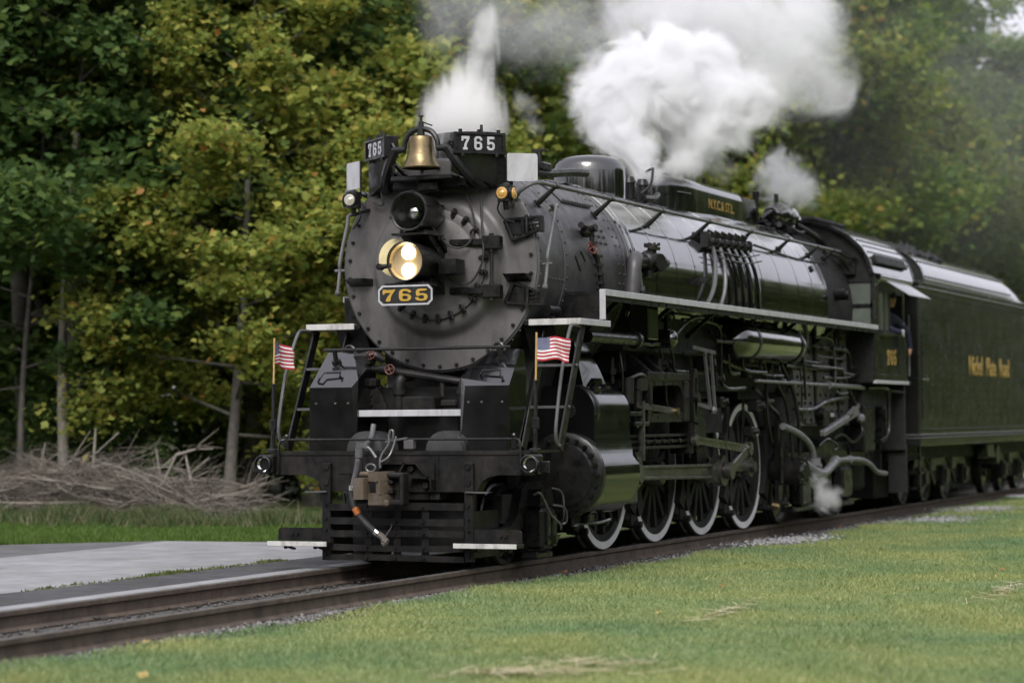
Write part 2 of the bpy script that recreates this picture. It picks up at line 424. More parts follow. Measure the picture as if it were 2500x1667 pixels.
b = MB()
b.cyl((0.70, -3.06, 2.83), (0.70, -3.06, 3.53), 0.02, n=8)
P(b, 'hinge_pin', satin, door)
for s_ in (-1, 1):          # foot rests on the front plate
    b = MB().hull([(s_*.80, -2.86, 3.10), (s_*.80, -2.86, 3.02), (s_*1.08, -2.86, 3.02), (s_*1.08, -2.86, 3.10), (s_*.82, -3.05, 3.10), (s_*1.07, -3.05, 3.10), (s_*.85, -3.02, 3.075), (s_*1.05, -3.02, 3.075)])
    P(b, 'foot_rest', satin, front)
for z0, fl in ((3.63, 1), (2.84, -1)):   # big front hinges
    b = MB()
    b.bar((0.80, -2.90, z0+.05*fl), (1.20, -2.90, z0+.075*fl), .05, .035, bev=.008); b.bar((0.88, -2.90, z0-.17*fl), (1.20, -2.90, z0-.06*fl), .05, .035, bev=.008)
    b.bar((0.79, -2.90, z0+.05*fl), (0.89, -2.90, z0-.18*fl), .05, .04, bev=.008); b.bar((1.0, -2.90, z0+.06*fl), (1.01, -2.90, z0-.13*fl), .045, .03)
    b.bar((1.21, -2.90, z0+.09*fl), (1.22, -2.90, z0-.09*fl), .06, .05, bev=.01)
    for q in (-.04, 0.0, .04): b.box((1.11, -2.88, z0+q), (.20, .05, .018), None, .004)
    b.cyl((1.05, -2.92, z0-.1), (1.05, -2.92, z0+.1), .022, n=8)
    b.box((0.93, -2.875, z0-.03*fl), (.22, .02, .15))
    P(b, 'front_hinge', satin, front)

# jacketed boiler
jacket = P(MB().lathe([(1.158, 0.02), (1.172, 0.03), (1.172, 3.40), (1.235, 5.30), (1.24, 8.55)], (0, 0, ZC), n=128), 'boiler_jacket', gloss)
for y, rr, wd in ((0.10, 1.176, .085), (0.26, 1.176, .07)):
    P(MB().lathe([(rr-.006, y-wd/2-.004), (rr+.010, y-wd/2), (rr+.014, y), (rr+.010, y+wd/2), (rr-.006, y+wd/2+.004)], (0, 0, ZC), n=96), 'jacket_band', gloss, jacket)
for y in (0.98, 1.75, 2.5, 3.39, 4.3, 5.25, 6.1, 7.0, 7.8, 8.5):
    rr = float(np.interp(y, [0, 3.4, 5.3, 9], [1.173, 1.173, 1.236, 1.242]))
    P(MB().lathe([(rr-.004, y-.03), (rr+.003, y-.028), (rr+.004, y+.028), (rr-.004, y+.03)], (0, 0, ZC), n=96), 'jacket_band', gloss, jacket)
P(MB().lathe([(1.2, 8.52), (1.215, 8.54), (1.215, 10.2), (0, 10.2)], (0, 0, ZC), n=64), 'boiler_back_ring', matte)
# washout plugs and step on the jacket
b = MB()
for y, a in ((6.2, -12), (8.0, 24), (7.4, -13), (8.35, -12)):
    b.cyl(onb(R(a), 1.22, y), onb(R(a), 1.27, y), 0.05, n=12)
P(b, 'washout_plug', satin)
b = MB().hull([(1.16, 2.15, 3.30), (1.16, 2.65, 3.30), (1.30, 2.20, 3.33), (1.30, 2.66, 3.33), (1.16, 2.2, 3.22), (1.16, 2.6, 3.22)])
P(b, 'boiler_step', satin)
P(MB().cyl((1.16, 9.1, 3.40), (1.40, 9.05, 3.40), .09, n=14).cyl((1.39, 9.05, 3.40), (1.43, 9.05, 3.40), .065, n=14), 'side_lamp', satin)

# firebox sides below the running board
fb = MB()
for s_ in (1, -1):
    fb.hull([(s_*.6, 6.85, 2.95), (s_*1.14, 6.85, 2.95), (s_*1.18, 6.95, 1.42), (s_*.6, 6.95, 1.42), (s_*.6, 9.9, 2.95), (s_*1.14, 9.9, 2.95), (s_*1.18, 9.9, 1.42), (s_*.6, 9.9, 1.42)])
firebox = P(fb, 'firebox', graph)
b = MB()
for i in range(9):
    for j in range(11):
        y = 7.08+i*.30+(.0 if j % 2 else .05); z = 1.5+j*.125
        if 3 < i < 6 and j > 3: continue
        b.bolt((1.18-(z-1.42)*.026, y, z), (1, 0, .03), .03, .022)
P(b, 'staybolt_row', satin, firebox, kind='stuff')
for y in (7.95, 9.25): P(MB().span((1.16, y, 1.5), (1.20, y+.09, 2.9)), 'firebox_seam', satin, firebox)
P(MB().hull([(s_*x, y, z) for s_ in (-1, 1) for x, z in ((1.1, 1.42), (.75, .62)) for y in (6.6, 10.0)]), 'ash_pan', matte)
P(MB().span((-.8, 10.1, .35), (.8, 12.35, 1.3), .05).span((-.65, 6.7, .30), (.65, 10.05, .70), .05), 'rear_shade_block', matte)  # added dark boxes standing in for the shade under cab and firebox
P(MB().span((-1.085, -.05, 2.35), (1.085, 6.84, 2.87)).span((-.95, .2, 1.9), (.95, 6.9, 2.36)), 'belly_shade_box', matte)  # added dark boxes as shade under the boiler, covering the glossy jacket's reflections
P(MB().span((-.62, -2.2, .78), (-.5, 11.9, 1.55)).span((.5, -2.2, .78), (.62, 11.9, 1.55)).span((-.62, -.8, 1.3), (.62, 6.8, 1.5)), 'main_frame', matte)

# ---- handrails and stanchions
for s_ in (1, -1):
    b = MB(); b.tube([(s_*.90, -2.86, 3.90), (s_*.97, -2.92, 3.98), (s_*1.10, -2.90, 4.06), (s_*1.155, -2.75, 4.085)], .022, 10)
    b.cyl((s_*1.155, -2.76, 4.085), (s_*1.155, 9.6, 4.085), .024, n=10)
    hr = P(b, 'handrail', pipeg)
    for y in (-2.31, -.56, 1.25, 3.11, 4.95, 6.75, 8.3, 9.2):
        rb_ = float(np.interp(y, [0, 3.4, 5.3, 9], [1.15, 1.172, 1.235, 1.24]))
        ang = R(36.6)
        b = MB(); b.cyl((s_*rb_*math.cos(ang), y, ZC+rb_*math.sin(ang)-.02), (s_*1.155, y, 4.085), .034, .020, n=10)
        b.cyl((s_*1.155, y-.04, 4.085), (s_*1.155, y+.04, 4.085), .033, n=10)
        b.cyl((s_*(rb_-.02)*math.cos(ang), y, ZC+(rb_-.02)*math.sin(ang)-.02), (s_*(rb_+.03)*math.cos(ang), y, ZC+(rb_+.03)*math.sin(ang)-.02), .055, n=10)
        P(b, 'handrail_stanchion', satin, hr)
    # grab iron on smokebox side
    b = MB(); b.tube([(s_*1.13, -2.40, 3.86), (s_*1.24, -2.55, 3.84), (s_*1.245, -2.60, 3.72), (s_*1.24, -2.79, 3.32), (s_*1.24, -2.80, 3.20), (s_*1.235, -2.86, 2.97)], .021, 10)
    b.ball((s_*1.235, -2.865, 2.955), .034, 10); b.cyl((s_*1.12, -2.78, 3.205), (s_*1.30, -2.80, 3.205), .018, n=8); b.cyl((s_*1.10, -2.42, 3.82), (s_*1.2, -2.38, 3.87), .03, n=8)
    P(b, 'grab_iron', pipeg)

# ---- running boards and front platforms
for s_ in (1, -1):
    b = MB(); b.span((s_*.95, -1.98, 2.905), (s_*1.59, 10.15, 2.945)); b.span((s_*1.55, -1.96, 2.84), (s_*1.58, 10.1, 2.904))
    rbd = P(b, 'running_board', satin)
    P(MB().span((s_*1.591, -2.0, 2.893), (s_*1.605, 10.15, 2.963), .004), 'white_edge', white, rbd)
    if s_ > 0: P(MB().span((s_*1.535, -2.013, 2.63), (s_*1.605, -1.999, 2.963), .003), 'white_edge', white, rbd)
    P(MB().span((s_*1.0, -1.992, 2.60), (s_*1.585, -1.972, 2.90)), 'riser_plate', satin, rbd)
    b = MB(); b.prism([(.98, -2.84), (1.62, -2.84), (1.62, -1.95), (.98, -1.95)], (0, 0, 2.555), (s_, 0, 0), (0, 1, 0), (0, 0, .045))
    pf = P(b, 'front_platform', satin)
    P(MB().span((s_*1.04, -2.862, 2.548), (s_*1.635, -2.845, 2.615), .004), 'white_edge', whitew, pf)
    P(MB().span((s_*1.622, -2.844, 2.548), (s_*1.636, -1.93, 2.615), .004), 'white_edge', white, pf)
    P(MB().span((s_*1.04, -2.845, 2.602), (s_*1.62, -2.70, 2.612)), 'tread_plate', whitew, pf)
    P(MB().cyl((s_*1.15, -2.6, 2.72), (s_*1.15, -2.3, 2.72), .055, n=14), 'platform_drum', satin, pf)
    b = MB(); b.hull([(s_*x, y, z) for x in (.95, 1.30) for y, z in ((-2.78, 2.55), (-2.74, 2.55), (-2.55, 2.2), (-2.5, 2.2), (-2.0, 2.55))]); P(b, 'platform_bracket', satin, pf)
    # ladder
    b = MB()
    lad = P(MB().bar((s_*1.59, -3.37, 1.23), (s_*1.59, -2.68, 2.55), .025, .125, (0, 1, 0), .004), 'ladder', satin)
    P(MB().bar((s_*1.18, -3.37, 1.23), (s_*1.18, -2.68, 2.55), .02, .125, (0, 1, 0), .004), 'stringer', satin, lad)
    for z, y in ((1.673, -3.14), (2.116, -2.91)):
        b = MB().span((s_*1.19, y-.06, z-.014), (s_*1.58, y+.06, z+.014)); b.bolt((s_*1.60, y, z), (s_, 0, 0), .02, .02); P(b, 'rung', pipeg, lad)
    b = MB().tube([(s_*1.58, -2.74, 2.53), (s_*1.60, -2.98, 2.54), (s_*1.61, -3.12, 2.48), (s_*1.62, -3.37, 2.05), (s_*1.62, -3.52, 1.6), (s_*1.615, -3.55, 1.40), (s_*1.60, -3.48, 1.29), (s_*1.59, -3.38, 1.27)], .019, 10)
    P(b, 'ladder_handrail', pipeg)

# ---- domes and top fittings
prof = [(.56, -.42), (.53, -.30), (.50, -.22), (.478, -.16), (.472, -.05), (.472, .22), (.462, .30), (.43, .36), (.37, .40), (.25, .425), (0, .435)]
P(MB().lathe(prof, (0, 1.72, 4.42), (0, 0, 1), n=64), 'steam_dome', gloss)
b = MB()     # dome throttle rod and gear ahead of the dome
b.tube([(.28, -.75, 4.42), (.30, -.35, 4.44), (.36, .2, 4.50), (.40, .6, 4.52)], .05, 8); b.box((.28, -.55, 4.5), (.16, .28, .10), None, .02)
b.cyl((.28, -.62, 4.48), (.28, -.62, 4.68), .035, n=8); b.bar((.20, -.66, 4.68), (.36, -.58, 4.69), .05, .03)
P(b, 'throttle_linkage', satin)
# sand box: round front, long flat sides
def sand_outline(s_, h):
    pts = []
    hw = .50-h
    for k in range(9):
        a = math.pi/2*k/8; pts.append((hw*math.sin(a), 4.55-h*0-(1.05-h)*math.cos(a)))
    pts += [(hw, 6.64-h), (0, 6.64-h)]
    return [(s_*x, y) for x, y in pts]
b = MB(); rings = []
for h, z in ((-.035, 4.05), (0, 4.12), (0, 4.14), (0, 4.645), (.002, 4.665), (.02, 4.72), (.06, 4.765), (.13, 4.80), (.3, 4.83)):
    l = sand_outline(1, h)[:-1]; l2 = [(-x, y) for x, y in l[::-1] if x > 1e-6]
    rings.append([(x, y, z) for x, y in l+l2])
n = len(rings[0]); base = len(b.v)
b.add([p for r in rings for p in r], [(i*n+k, i*n+(k+1) % n, (i+1)*n+(k+1) % n, (i+1)*n+k) for i in range(len(rings)-1) for k in range(n)]+[tuple((len(rings)-1)*n+k for k in range(n))])
sandbox = P(b, 'sand_box', gloss, smooth=40)
P(MB().bar((.505, 3.75, 4.56), (.505, 4.30, 4.575), .012, .015), 'grab_bar', pipeg, sandbox)
M_side = Matrix(((0, 0, 1, .503), (1, 0, 0, 5.66), (0, 1, 0, 4.50), (0, 0, 0, 1)))
lettering('N.Y.C.& ST.L.', .185, gold, 'lettering', sandbox, M_side, squash=1.12)
b = MB()
for y in (5.0, 6.1):
    b.cyl((0.1, y, 4.8), (0.1, y, 4.96), .035, .03, n=10)
b.cyl((.1, 4.45, 4.80), (.1, 4.45, 4.88), .09, n=14); b.cyl((.1, 5.5, 4.82), (.1, 5.5, 4.87), .12, n=16); b.cyl((.1, 6.4, 4.8), (.1, 6.4, 4.88), .08, n=14)
P(b, 'sand_hatch', satin, sandbox)
b = MB()    # safety valves between dome and sand box
for x, y in ((.18, 2.75), (-.18, 2.75), (.22, 3.15)):
    b.cyl((x, y, 4.35), (x, y, 4.62), .075, n=12); b.cyl((x, y, 4.60), (x, y, 4.68), .095, .06, n=12)
b.tube([(.34, 2.75, 4.45), (.42, 2.9, 4.58), (.40, 3.05, 4.78), (.34, 3.2, 4.82), (.2, 3.35, 4.80)], .018, 6)
b.tube([(.35, 3.2, 4.42), (.48, 3.0, 4.45), (.52, 2.7, 4.38), (.50, 2.4, 4.36)], .04, 8)
P(b, 'safety_valve', satin)
P(MB().cyl((.05, 3.62, 4.62), (.05, 3.62, 4.92), .06, n=12).ball((.05, 3.62, 4.94), .085, 12), 'whistle', satin)
# turret, generator
b = MB().hull([(x, y, z) for x in (-.28, .30) for y, z in ((7.1, 4.36), (7.1, 4.66), (7.2, 4.78), (7.9, 4.78), (8.0, 4.68), (8.0, 4.36))])
P(b, 'turret_cover', gloss)
b = MB().lathe([(0, -.42), (.10, -.42), (.12, -.38), (.12, -.20), (.19, -.18), (.205, -.12), (.205, .06), (.17, .10), (.15, .12), (.15, .34), (.19, .36), (.19, .50), (.14, .54), (.13, .80), (.10, .9), (0, .92)], (.42, 8.75, 4.60), (0, 1, 0), n=24)
gen = P(b, 'turbo_generator', gloss)
b = MB().tube([(.44, 8.4, 4.66), (.45, 8.1, 4.60), (.4, 7.9, 4.5)], .03, 6); b.tube([(.62, 8.9, 4.45), (.66, 8.7, 4.40), (.70, 9.0, 4.36), (.64, 9.5, 4.42)], .022, 6)
b.cyl((.42, 8.65, 4.75), (.42, 8.65, 4.93), .035, n=8); b.cyl((.42, 9.15, 4.72), (.42, 9.15, 4.84), .05, n=10); b.box((.42, 9.0, 4.40), (.30, .6, .10))
b.tube([(.55, 9.3, 4.5), (.75, 9.6, 4.35), (.82, 9.9, 4.2)], .05, 8)
P(b, 'generator_pipe', satin, gen)
b = MB().cyl((.25, 8.15, 4.40), (.25, 8.15, 4.86), .04, n=10); b.cyl((.25, 8.15, 4.84), (.25, 8.15, 4.93), .055, n=10); P(b, 'turret_valve', satin)

# ---- smokestack, bell, number boards
P(MB().lathe([(.50, -.62), (.42, -.50), (.385, -.40), (.38, .0), (.40, .03), (.40, .07), (.345, .07), (.33, -.3)], (0, -2.0, 4.66), (0, 0, 1), n=40), 'smokestack', matte)
bell = P(MB().lathe([(.0, .345), (.09, .342), (.125, .325), (.135, .29), (.138, .22), (.148, .14), (.165, .08), (.19, .03), (.207, .0), (.203, -.012), (.185, .01), (.15, .08), (.12, .2)], (0, -3.32, 4.25), (0, 0, 1), n=40), 'bell', brass)
b = MB().tube([(-.20, -3.32, 4.44), (-.185, -3.32, 4.54), (-.12, -3.32, 4.63), (0, -3.32, 4.665), (.12, -3.32, 4.63), (.185, -3.32, 4.54), (.20, -3.32, 4.44)], .030, 8)
b.cyl((0, -3.32, 4.58), (0, -3.32, 4.74), .045, .03, n=10); b.cyl((0, -3.32, 4.74), (0, -3.32, 4.80), .016, n=8); b.cyl((-.025, -3.32, 4.80), (.025, -3.32, 4.80), .012, n=6)
b.tube([(.01, -3.32, 4.74), (.14, -3.34, 4.69)], .008, 6)
P(b, 'bell_yoke', satin, bell)
b = MB()
for s_ in (-1, 1):
    b.cyl((s_*.19, -3.32, 4.45), (s_*.34, -3.32, 4.45), .036, n=10); b.cyl((s_*.30, -3.32, 4.45), (s_*.34, -3.32, 4.52), .02, n=8); b.tube([(s_*.31, -3.32, 4.45), (s_*.40, -3.28, 4.30), (s_*.52, -3.14, 4.12), (s_*.58, -2.95, 4.05)], .055, 8)
b.box((0, -3.18, 4.14), (.72, .30, .05), None, .01); b.box((0, -3.0, 4.1), (.9, .25, .12), None, .02); b.box((.02, -3.12, 4.06), (.24, .2, .12), None, .02)
P(b, 'bell_bracket', satin, bell)
for s_ in (-1, 1):
    A = Vector((s_*.40, -3.36, 4.375)); B = Vector((s_*.83, -2.965, 4.375))
    d = (B-A).normalized(); Ln = (B-A).length; nr = Vector((d.y, -d.x, 0)) if s_ > 0 else Vector((-d.y, d.x, 0))
    if nr.y > 0: nr = -nr
    b = MB(); M3 = Matrix((d, nr, (0, 0, 1))).transposed()
    c = (A+B)/2+Vector((0, 0, .118))
    b.box(c-nr*.075, (Ln, .15, .235), M3, .008)
    nb = P(b, 'number_board', satin)
    b = MB()
    for zz in (-.10, .10): b.box(c+nr*.008+Vector((0, 0, zz)), (Ln, .02, .03), M3, .004)
    for e in (-1, 1): b.box(c+nr*.008+d*e*(Ln/2-.018), (.035, .022, .235), M3, .004)
    for e in (-.36, .0, .38): b.cyl(c+d*e*Ln+Vector((0, 0, .115))-nr*.02, c+d*e*Ln+Vector((0, 0, .15))-nr*.02, .022, n=8)
    for e in (-.33, .33): b.cyl(c+d*e*Ln+Vector((0, 0, -.14))-nr*.0, c+d*e*Ln+Vector((0, 0, -.10)), .025, n=8)
    b.cyl(c+d*.05+Vector((0, 0, .115))-nr*.08, c+d*.05+Vector((0, 0, .21))-nr*.08, .02, .016, n=8)
    P(b, 'board_frame', satin, nb)
    uu = d if s_ > 0 else -d
    o = c+nr*.002-uu*(.205)-Vector((0, 0, .072))
    digits('numeral', white, nb, o, uu, (0, 0, 1), .145, .78, .055, .006)
    b = MB()
    for e, ww in ((.15, .05), (.32, .16), (.62, .1)):
        top = A+d*Ln*e-nr*.07; foot = Vector((top.x*.98, top.y+.18, ZC+math.sqrt(max(.05, 1.14**2-(top.x*.98)**2))-.05)); foot.y = max(foot.y, -2.9)
        b.bar(top, foot, ww, .03, nr)
    b.hull([A-nr*.03, A-nr*.12, B-nr*.03, B-nr*.12, A-nr*.1+Vector((0, 0, -.18)), Vector((s_*.62, -2.84, 4.02)), Vector((s_*.86, -2.84, 4.0)), Vector((s_*.86, -2.8, 4.2))])
    P(b, 'board_bracket', satin, nb)
    # white class flag plate
    o0 = Vector((s_*.87, -3.02, 4.09)); o1 = Vector((s_*1.14, -2.82, 4.09)); ud = (o1-o0).normalized(); W_ = (o1-o0).length; H_ = .30; rc = .03
    poly = []
    for cx, cz, a0 in ((W_-rc, rc, -90), (W_-rc, H_-rc, 0), (rc*.6, H_-rc*.6, 90), (rc*.6, rc*.6, 180)):
        for k in range(4): poly.append((cx+rc*(1 if cx > .1 else .6)*math.cos(R(a0+30*k)), cz+rc*(1 if cx > .1 else .6)*math.sin(R(a0+30*k))))
    cf = P(MB().prism(poly, o0, ud, (0, 0, 1), Vector((ud.y, -ud.x, 0))*.012), 'class_flag', white)
    P(MB().cyl(o0+Vector((0, 0, -.12)), o0+Vector((0, 0, .30)), .012, n=8), 'flag_rod', satin, cf)
    # class lamp
    c = Vector((s_*.90, -3.14, 3.945))
    b = MB().cyl(c+Vector((0, 0, -.085)), c+Vector((0, 0, .09)), .085, .08, n=16); b.cyl(c+Vector((0, 0, .09)), c+Vector((0, 0, .115)), .06, .03, n=12)
    b.cyl(c, c+Vector((0, -.10, 0)), .078, n=20); b.cyl(c, c+Vector((s_*.10, 0, 0)), .078, n=20)
    b.cyl(c+Vector((0, 0, -.085)), c+Vector((0, .02, -.17)), .03, n=8); b.bar(c+Vector((0, .02, -.15)), (s_*.86, -2.86, 3.86), .06, .03)
    b.tube([c+Vector((-s_*.06, -.02, -.08)), c+Vector((-s_*.09, -.0, -.17)), c+Vector((-s_*.02, .02, -.27)), c+Vector((s_*.06, .1, -.30))], .010, 6)
    cl = P(b, 'class_lamp', satin)
    for dv, mm in ((Vector((0, -1, 0)), amber if s_ > 0 else clearl), (Vector((s_, 0, 0)), amber)):
        bb = MB().lathe([(.064, .0), (.060, .008), (.048, .011), (.046, .007), (.034, .016), (.032, .011), (.018, .02), (0, .022)], c+dv*.10, dv, n=24)
        P(bb, 'lens', mm, cl)

# ---- headlights on the door
b = MB().lathe([(.06, .62), (.15, .60), (.195, .45), (.20, .10), (.215, .095), (.218, .02), (.205, .0), (.19, .01)], (0, -3.66, 3.755), (0, 1, 0), n=40)
for k in range(6):
    a = k*math.pi/3+.3; b.cyl((.215*math.cos(a), -3.66, 3.755+.215*math.sin(a)), (.215*math.cos(a), -3.55, 3.755+.215*math.sin(a)), .018, n=6)
hl = P(b, 'upper_headlight', satin)
P(MB().lathe([(.19, .02), (.17, .10), (.12, .18), (.07, .21)], (0, -3.66, 3.755), (0, 1, 0), n=32), 'reflector', satin, hl)
P(MB().ball((.0, -3.50, 3.755), .075, 16, (1, .6, 1)), 'bulb', mirror, hl)
P(MB().lathe([(.0, -.0), (.19, .0), (.19, .008), (0, .008)], (0, -3.645, 3.755), (0, 1, 0), n=32), 'glass', None or mat('clear_glass', (1, 1, 1), 0.03, 0, 0, trans=1.0), hl)
b = MB().box((0, -3.42, 3.515), (.42, .44, .025), None, .004); b.box((.0, -3.40, 3.54), (.30, .34, .05), None, .01)
for x in (-.17, .17): b.bar((x, -3.30, 3.505), (x, -3.04, 3.36), .035, .05)
b.hull([(x, y, z) for x in (-.16, .16) for y, z in ((-3.5, 3.50), (-3.04, 3.50), (-3.04, 3.2))])
P(b, 'headlight_shelf', satin, hl)
b = MB().lathe([(.06, .66), (.15, .62), (.20, .50), (.205, .06), (.213, .05), (.213, .0), (.20, .0), (.195, .03)], (0, -3.75, 3.222), (0, 1, 0), n=40)
b.box((.0, -3.40, 2.99), (.34, .5, .04), None, .008); b.bar((0, -3.4, 3.0), (0, -3.05, 2.95), .3, .12)
b.cyl((-.31, -3.72, 3.17), (-.18, -3.70, 3.18), .025, n=8); b.cyl((-.31, -3.74, 3.17), (-.31, -3.66, 3.17), .035, n=10)
h2 = P(b, 'main_headlight', satin)
P(MB().lathe([(.195, .035), (.18, .09), (.0, .11)], (0, -3.75, 3.222), (0, 1, 0), n=32), 'reflector', lampdish, h2)
for z in (3.318, 3.126):
    P(MB().lathe([(.080, .0), (.068, -.015), (.04, -.024), (0, -.027)], (0, -3.66, z), (0, 1, 0), n=24), 'lit_bulb', lampon, h2)
# added cream disc, its colour standing in for the headlight reflector's glow
P(MB().lathe([(.0, .0), (.205, .0), (.205, .014), (.0, .014)], (-.20, -3.55, 3.275), (-.12, -.98, .10), n=32, a0=0, a1=2*math.pi), 'reflector_glow_disc', mat('cream_glow', (.62, .52, .28), .4), h2)
b = MB().box((.33, -3.28, 3.175), (.20, .26, .165), None, .008); b.bar((.2, -3.2, 3.18), (.1, -3.1, 3.2), .1, .1); P(b, 'junction_box', satin, door)
# number plate
W_, H_, ch = .315, .106, .045
poly = [(-W_+ch, -H_), (W_-ch, -H_), (W_, -H_+ch), (W_, H_-ch), (W_-ch, H_), (-W_+ch, H_), (-W_, H_-ch), (-W_, -H_+ch)]
npl = P(MB().prism(poly, (0, -3.74, 2.862), (1, 0, 0), (0, 0, 1), (0, .025, 0)), 'number_plate', mat('plate_black', (.018, .018, .02), .4), smooth=0)
inn = [(x*(1-.018/W_), z*(1-.018/H_)) for x, z in poly]
P(MB().prism(poly, (0, -3.748, 2.862), (1, 0, 0), (0, 0, 1), (0, .008, 0), [inn]), 'plate_border', white, npl, smooth=0)
digits('numeral', gold, npl, (-.262, -3.742, 2.798), (1, 0, 0), (0, 0, 1), .128, 1.42, .048, .007, roman=True)
b = MB().bar((-.12, -3.72, 2.90), (-.12, -3.1, 2.95), .05, .04); b.bar((.12, -3.72, 2.90), (.12, -3.1, 2.95), .05, .04); b.box((0, -3.6, 2.975), (.5, .25, .03)); P(b, 'plate_bracket', satin, npl)
# cables on the front
def F(kx, ky, y=-3.02): return (-1.132+(kx-655)*.0016525+(-2.9-y)*.43, y, 3.124-(ky-1205)*.00152)
for pts in ([(1525, 440, -2.95), (1540, 600, -2.95), (1590, 780, -3.02), (1600, 880, -3.05), (1570, 990, -3.12), (1490, 1035, -3.15), (1390, 990, -3.2), (1265, 840, -3.35)],
            [(1655, 420, -2.98), (1650, 700, -2.95), (1662, 980, -3.08), (1660, 1120, -3.1), (1600, 1250, -3.1), (1530, 1290, -3.1), (1440, 1260, -3.15), (1370, 1190, -3.2)],
            [(1000, 420, -2.95), (940, 520, -2.95), (930, 590, -2.95), (945, 680, -2.95), (920, 695, -2.93), (870, 670, -2.92)]):
    P(MB().tube([F(*p) for p in pts], .012, 6), 'front_cable', rubber, front)
# ---- pilot deck, beam, shields
YB = -3.93
poly = [(-1.47, 1.20), (1.47, 1.20), (1.47, .975), (1.12, .975), (1.02, .955), (.94, .90), (.89, .80), (.34, .80), (.34, .72), (-.34, .72), (-.34, .80), (-.89, .80), (-.94, .90), (-1.02, .955), (-1.12, .975), (-1.47, .975)]
beam = P(MB().prism(poly, (0, YB, 0), (1, 0, 0), (0, 0, 1), (0, .16, 0)), 'pilot_beam', frameb, smooth=25)
P(MB().span((-1.49, YB-.015, 1.201), (1.49, -3.0, 1.222)), 'deck_plate', frameb, beam)
b = MB().span((-1.46, YB-.016, 1.185), (1.46, YB-.002, 1.2)); b.span((-.70, YB-.012, .99), (-.42, YB-.002, 1.14)); b.span((.45, YB-.012, .83), (.46, YB-.002, 1.19)); b.span((-.44, YB-.01, .83), (-.43, YB-.002, 1.19))
P(b, 'beam_seam', frameb, beam)
b = MB()
for s_ in (-1, 1):
    for z in (1.06, .90): b.bolt((s_*.815, YB-.03, z), (0, -1, 0), .042, .05, 8)
P(b, 'beam_bolt', frameb, beam)
for s_ in (-1, 1):
    b = MB().span((s_*1.44, -4.03, .99), (s_*1.62, -3.90, 1.19), .02); b.lathe([(.06, .0), (.092, .0), (.098, -.06), (.085, -.065), (.08, -.02)], (s_*1.53, -4.03, 1.09), (0, 1, 0), n=24)
    b.span((s_*1.60, -3.98, 1.0), (s_*1.70, -3.92, 1.12), .01)
    lp = P(b, 'beam_lamp', satin)
    P(MB().lathe([(.08, -.02), (.05, .015), (0, .03)], (s_*1.53, -4.03, 1.09), (0, 1, 0), n=24), 'reflector', mirror, lp)
b = MB()
b.cyl((-1.335, -3.944, 1.346), (1.335, -3.944, 1.346), .013, n=8)
for s_ in (-1, 1): b.tube([(s_*1.335, -3.944, 1.346), (s_*1.375, -3.96, 1.33), (s_*1.39, -3.97, 1.25), (s_*1.395, -3.97, 1.05), (s_*1.40, -3.95, .98)], .013, 8); b.box((s_*1.31, -3.94, 1.30), (.05, .05, .13), None, .01); b.ball((s_*1.31, -3.944, 1.385), .025, 8)
P(b, 'uncoupling_bar', satin)
# pilot (cowcatcher)
pil = empty('pilot'); pil.parent = loco; pil.location = loco_off
YP = -3.985
for s_ in (-1, 1):
    b = MB().span((s_*.77, YP-.01, .08), (s_*.87, YP+.04, 1.10), .006)
    for z in (.14, .26, .40, .52, .66, .88, 1.05): b.bolt((s_*.82, YP-.01, z), (0, -1, 0), .02, .02)
    P(b, 'post', frameb, pil)
    b = MB().span((s_*.84, YP+.04, .12), (s_*.868, -3.3, .60)); P(b, 'side_plate', frameb, pil)
for z, h in ((.645, .075), (.49, .072), (.365, .07), (.215, .065), (.112, .062)):
    b = MB()
    for i in range(6):
        x0, x1 = -.77+i*1.54/6, -.77+(i+1)*1.54/6
        b.span((x0, YP-.012-random.uniform(0, .006), z-h/2), (x1-.0005, YP+.012, z+h/2))
    b.v = [(x, y, zz+.006*math.sin(x*3+z*20)) for x, y, zz in b.v]
    for x in (-.34, -.01, .31): b.bolt((x, YP-.017, z), (0, -1, 0), .017, .02)
    P(b, 'bar', frameb, pil)
for x in (-.34, -.01, .31):
    b = MB().bar((x, YP+.03, .08), (x+.015, YP+.02, .68), .08, .02, (0, 1, 0)); P(b, 'strap', frameb, pil)
P(MB().span((-.7, -3.6, .2), (.7, -3.5, .9)).span((-.45, -3.9, .72), (.45, -3.5, .80)), 'pilot_backing', matte, pil)
for s_ in (-1, 1):
    fbp = P(MB().span((s_*.73, -4.165, .235), (s_*1.42, -3.96, .275), .004), 'footboard', frameb, pil)
    P(MB().span((s_*.725, -4.182, .232), (s_*1.425, -4.167, .282), .003), 'white_edge', whitew, fbp)
    poly = [(.75, .28), (1.40, .28), (1.40, .385), (1.385, .41), (1.35, .418), (.80, .418), (.765, .41), (.75, .385)]
    b = MB().prism(poly, (0, -3.975, 0), (s_, 0, 0), (0, 0, 1), (0, .018, 0)); b.bolt((s_*1.17, -3.975, .35), (0, -1, 0), .02, .02); b.bolt((s_*1.23, -3.975, .35), (0, -1, 0), .02, .02)
    P(b, 'splash_plate', frameb, fbp)
    b = MB()
    for x in (.9, 1.25): b.bar((s_*x, -4.1, .235), (s_*x, -3.9, .19), .04, .02); b.cyl((s_*x, -4.08, .20), (s_*x, -4.08, .235), .014, n=6); b.cyl((s_*(x+.03), -4.05, .20), (s_*(x+.03), -4.05, .235), .014, n=6)
    P(b, 'footboard_bracket', frameb, fbp)
    b = MB().hull([(s_*.80, YP-.05, .795), (s_*1.05, YP-.05, .79), (s_*.80, YP+.1, .80), (s_*1.05, YP+.1, .80), (s_*.8, YP-.05, .81), (s_*1.05, YP-.05, .805)]); P(b, 'small_step', pipeg, pil)
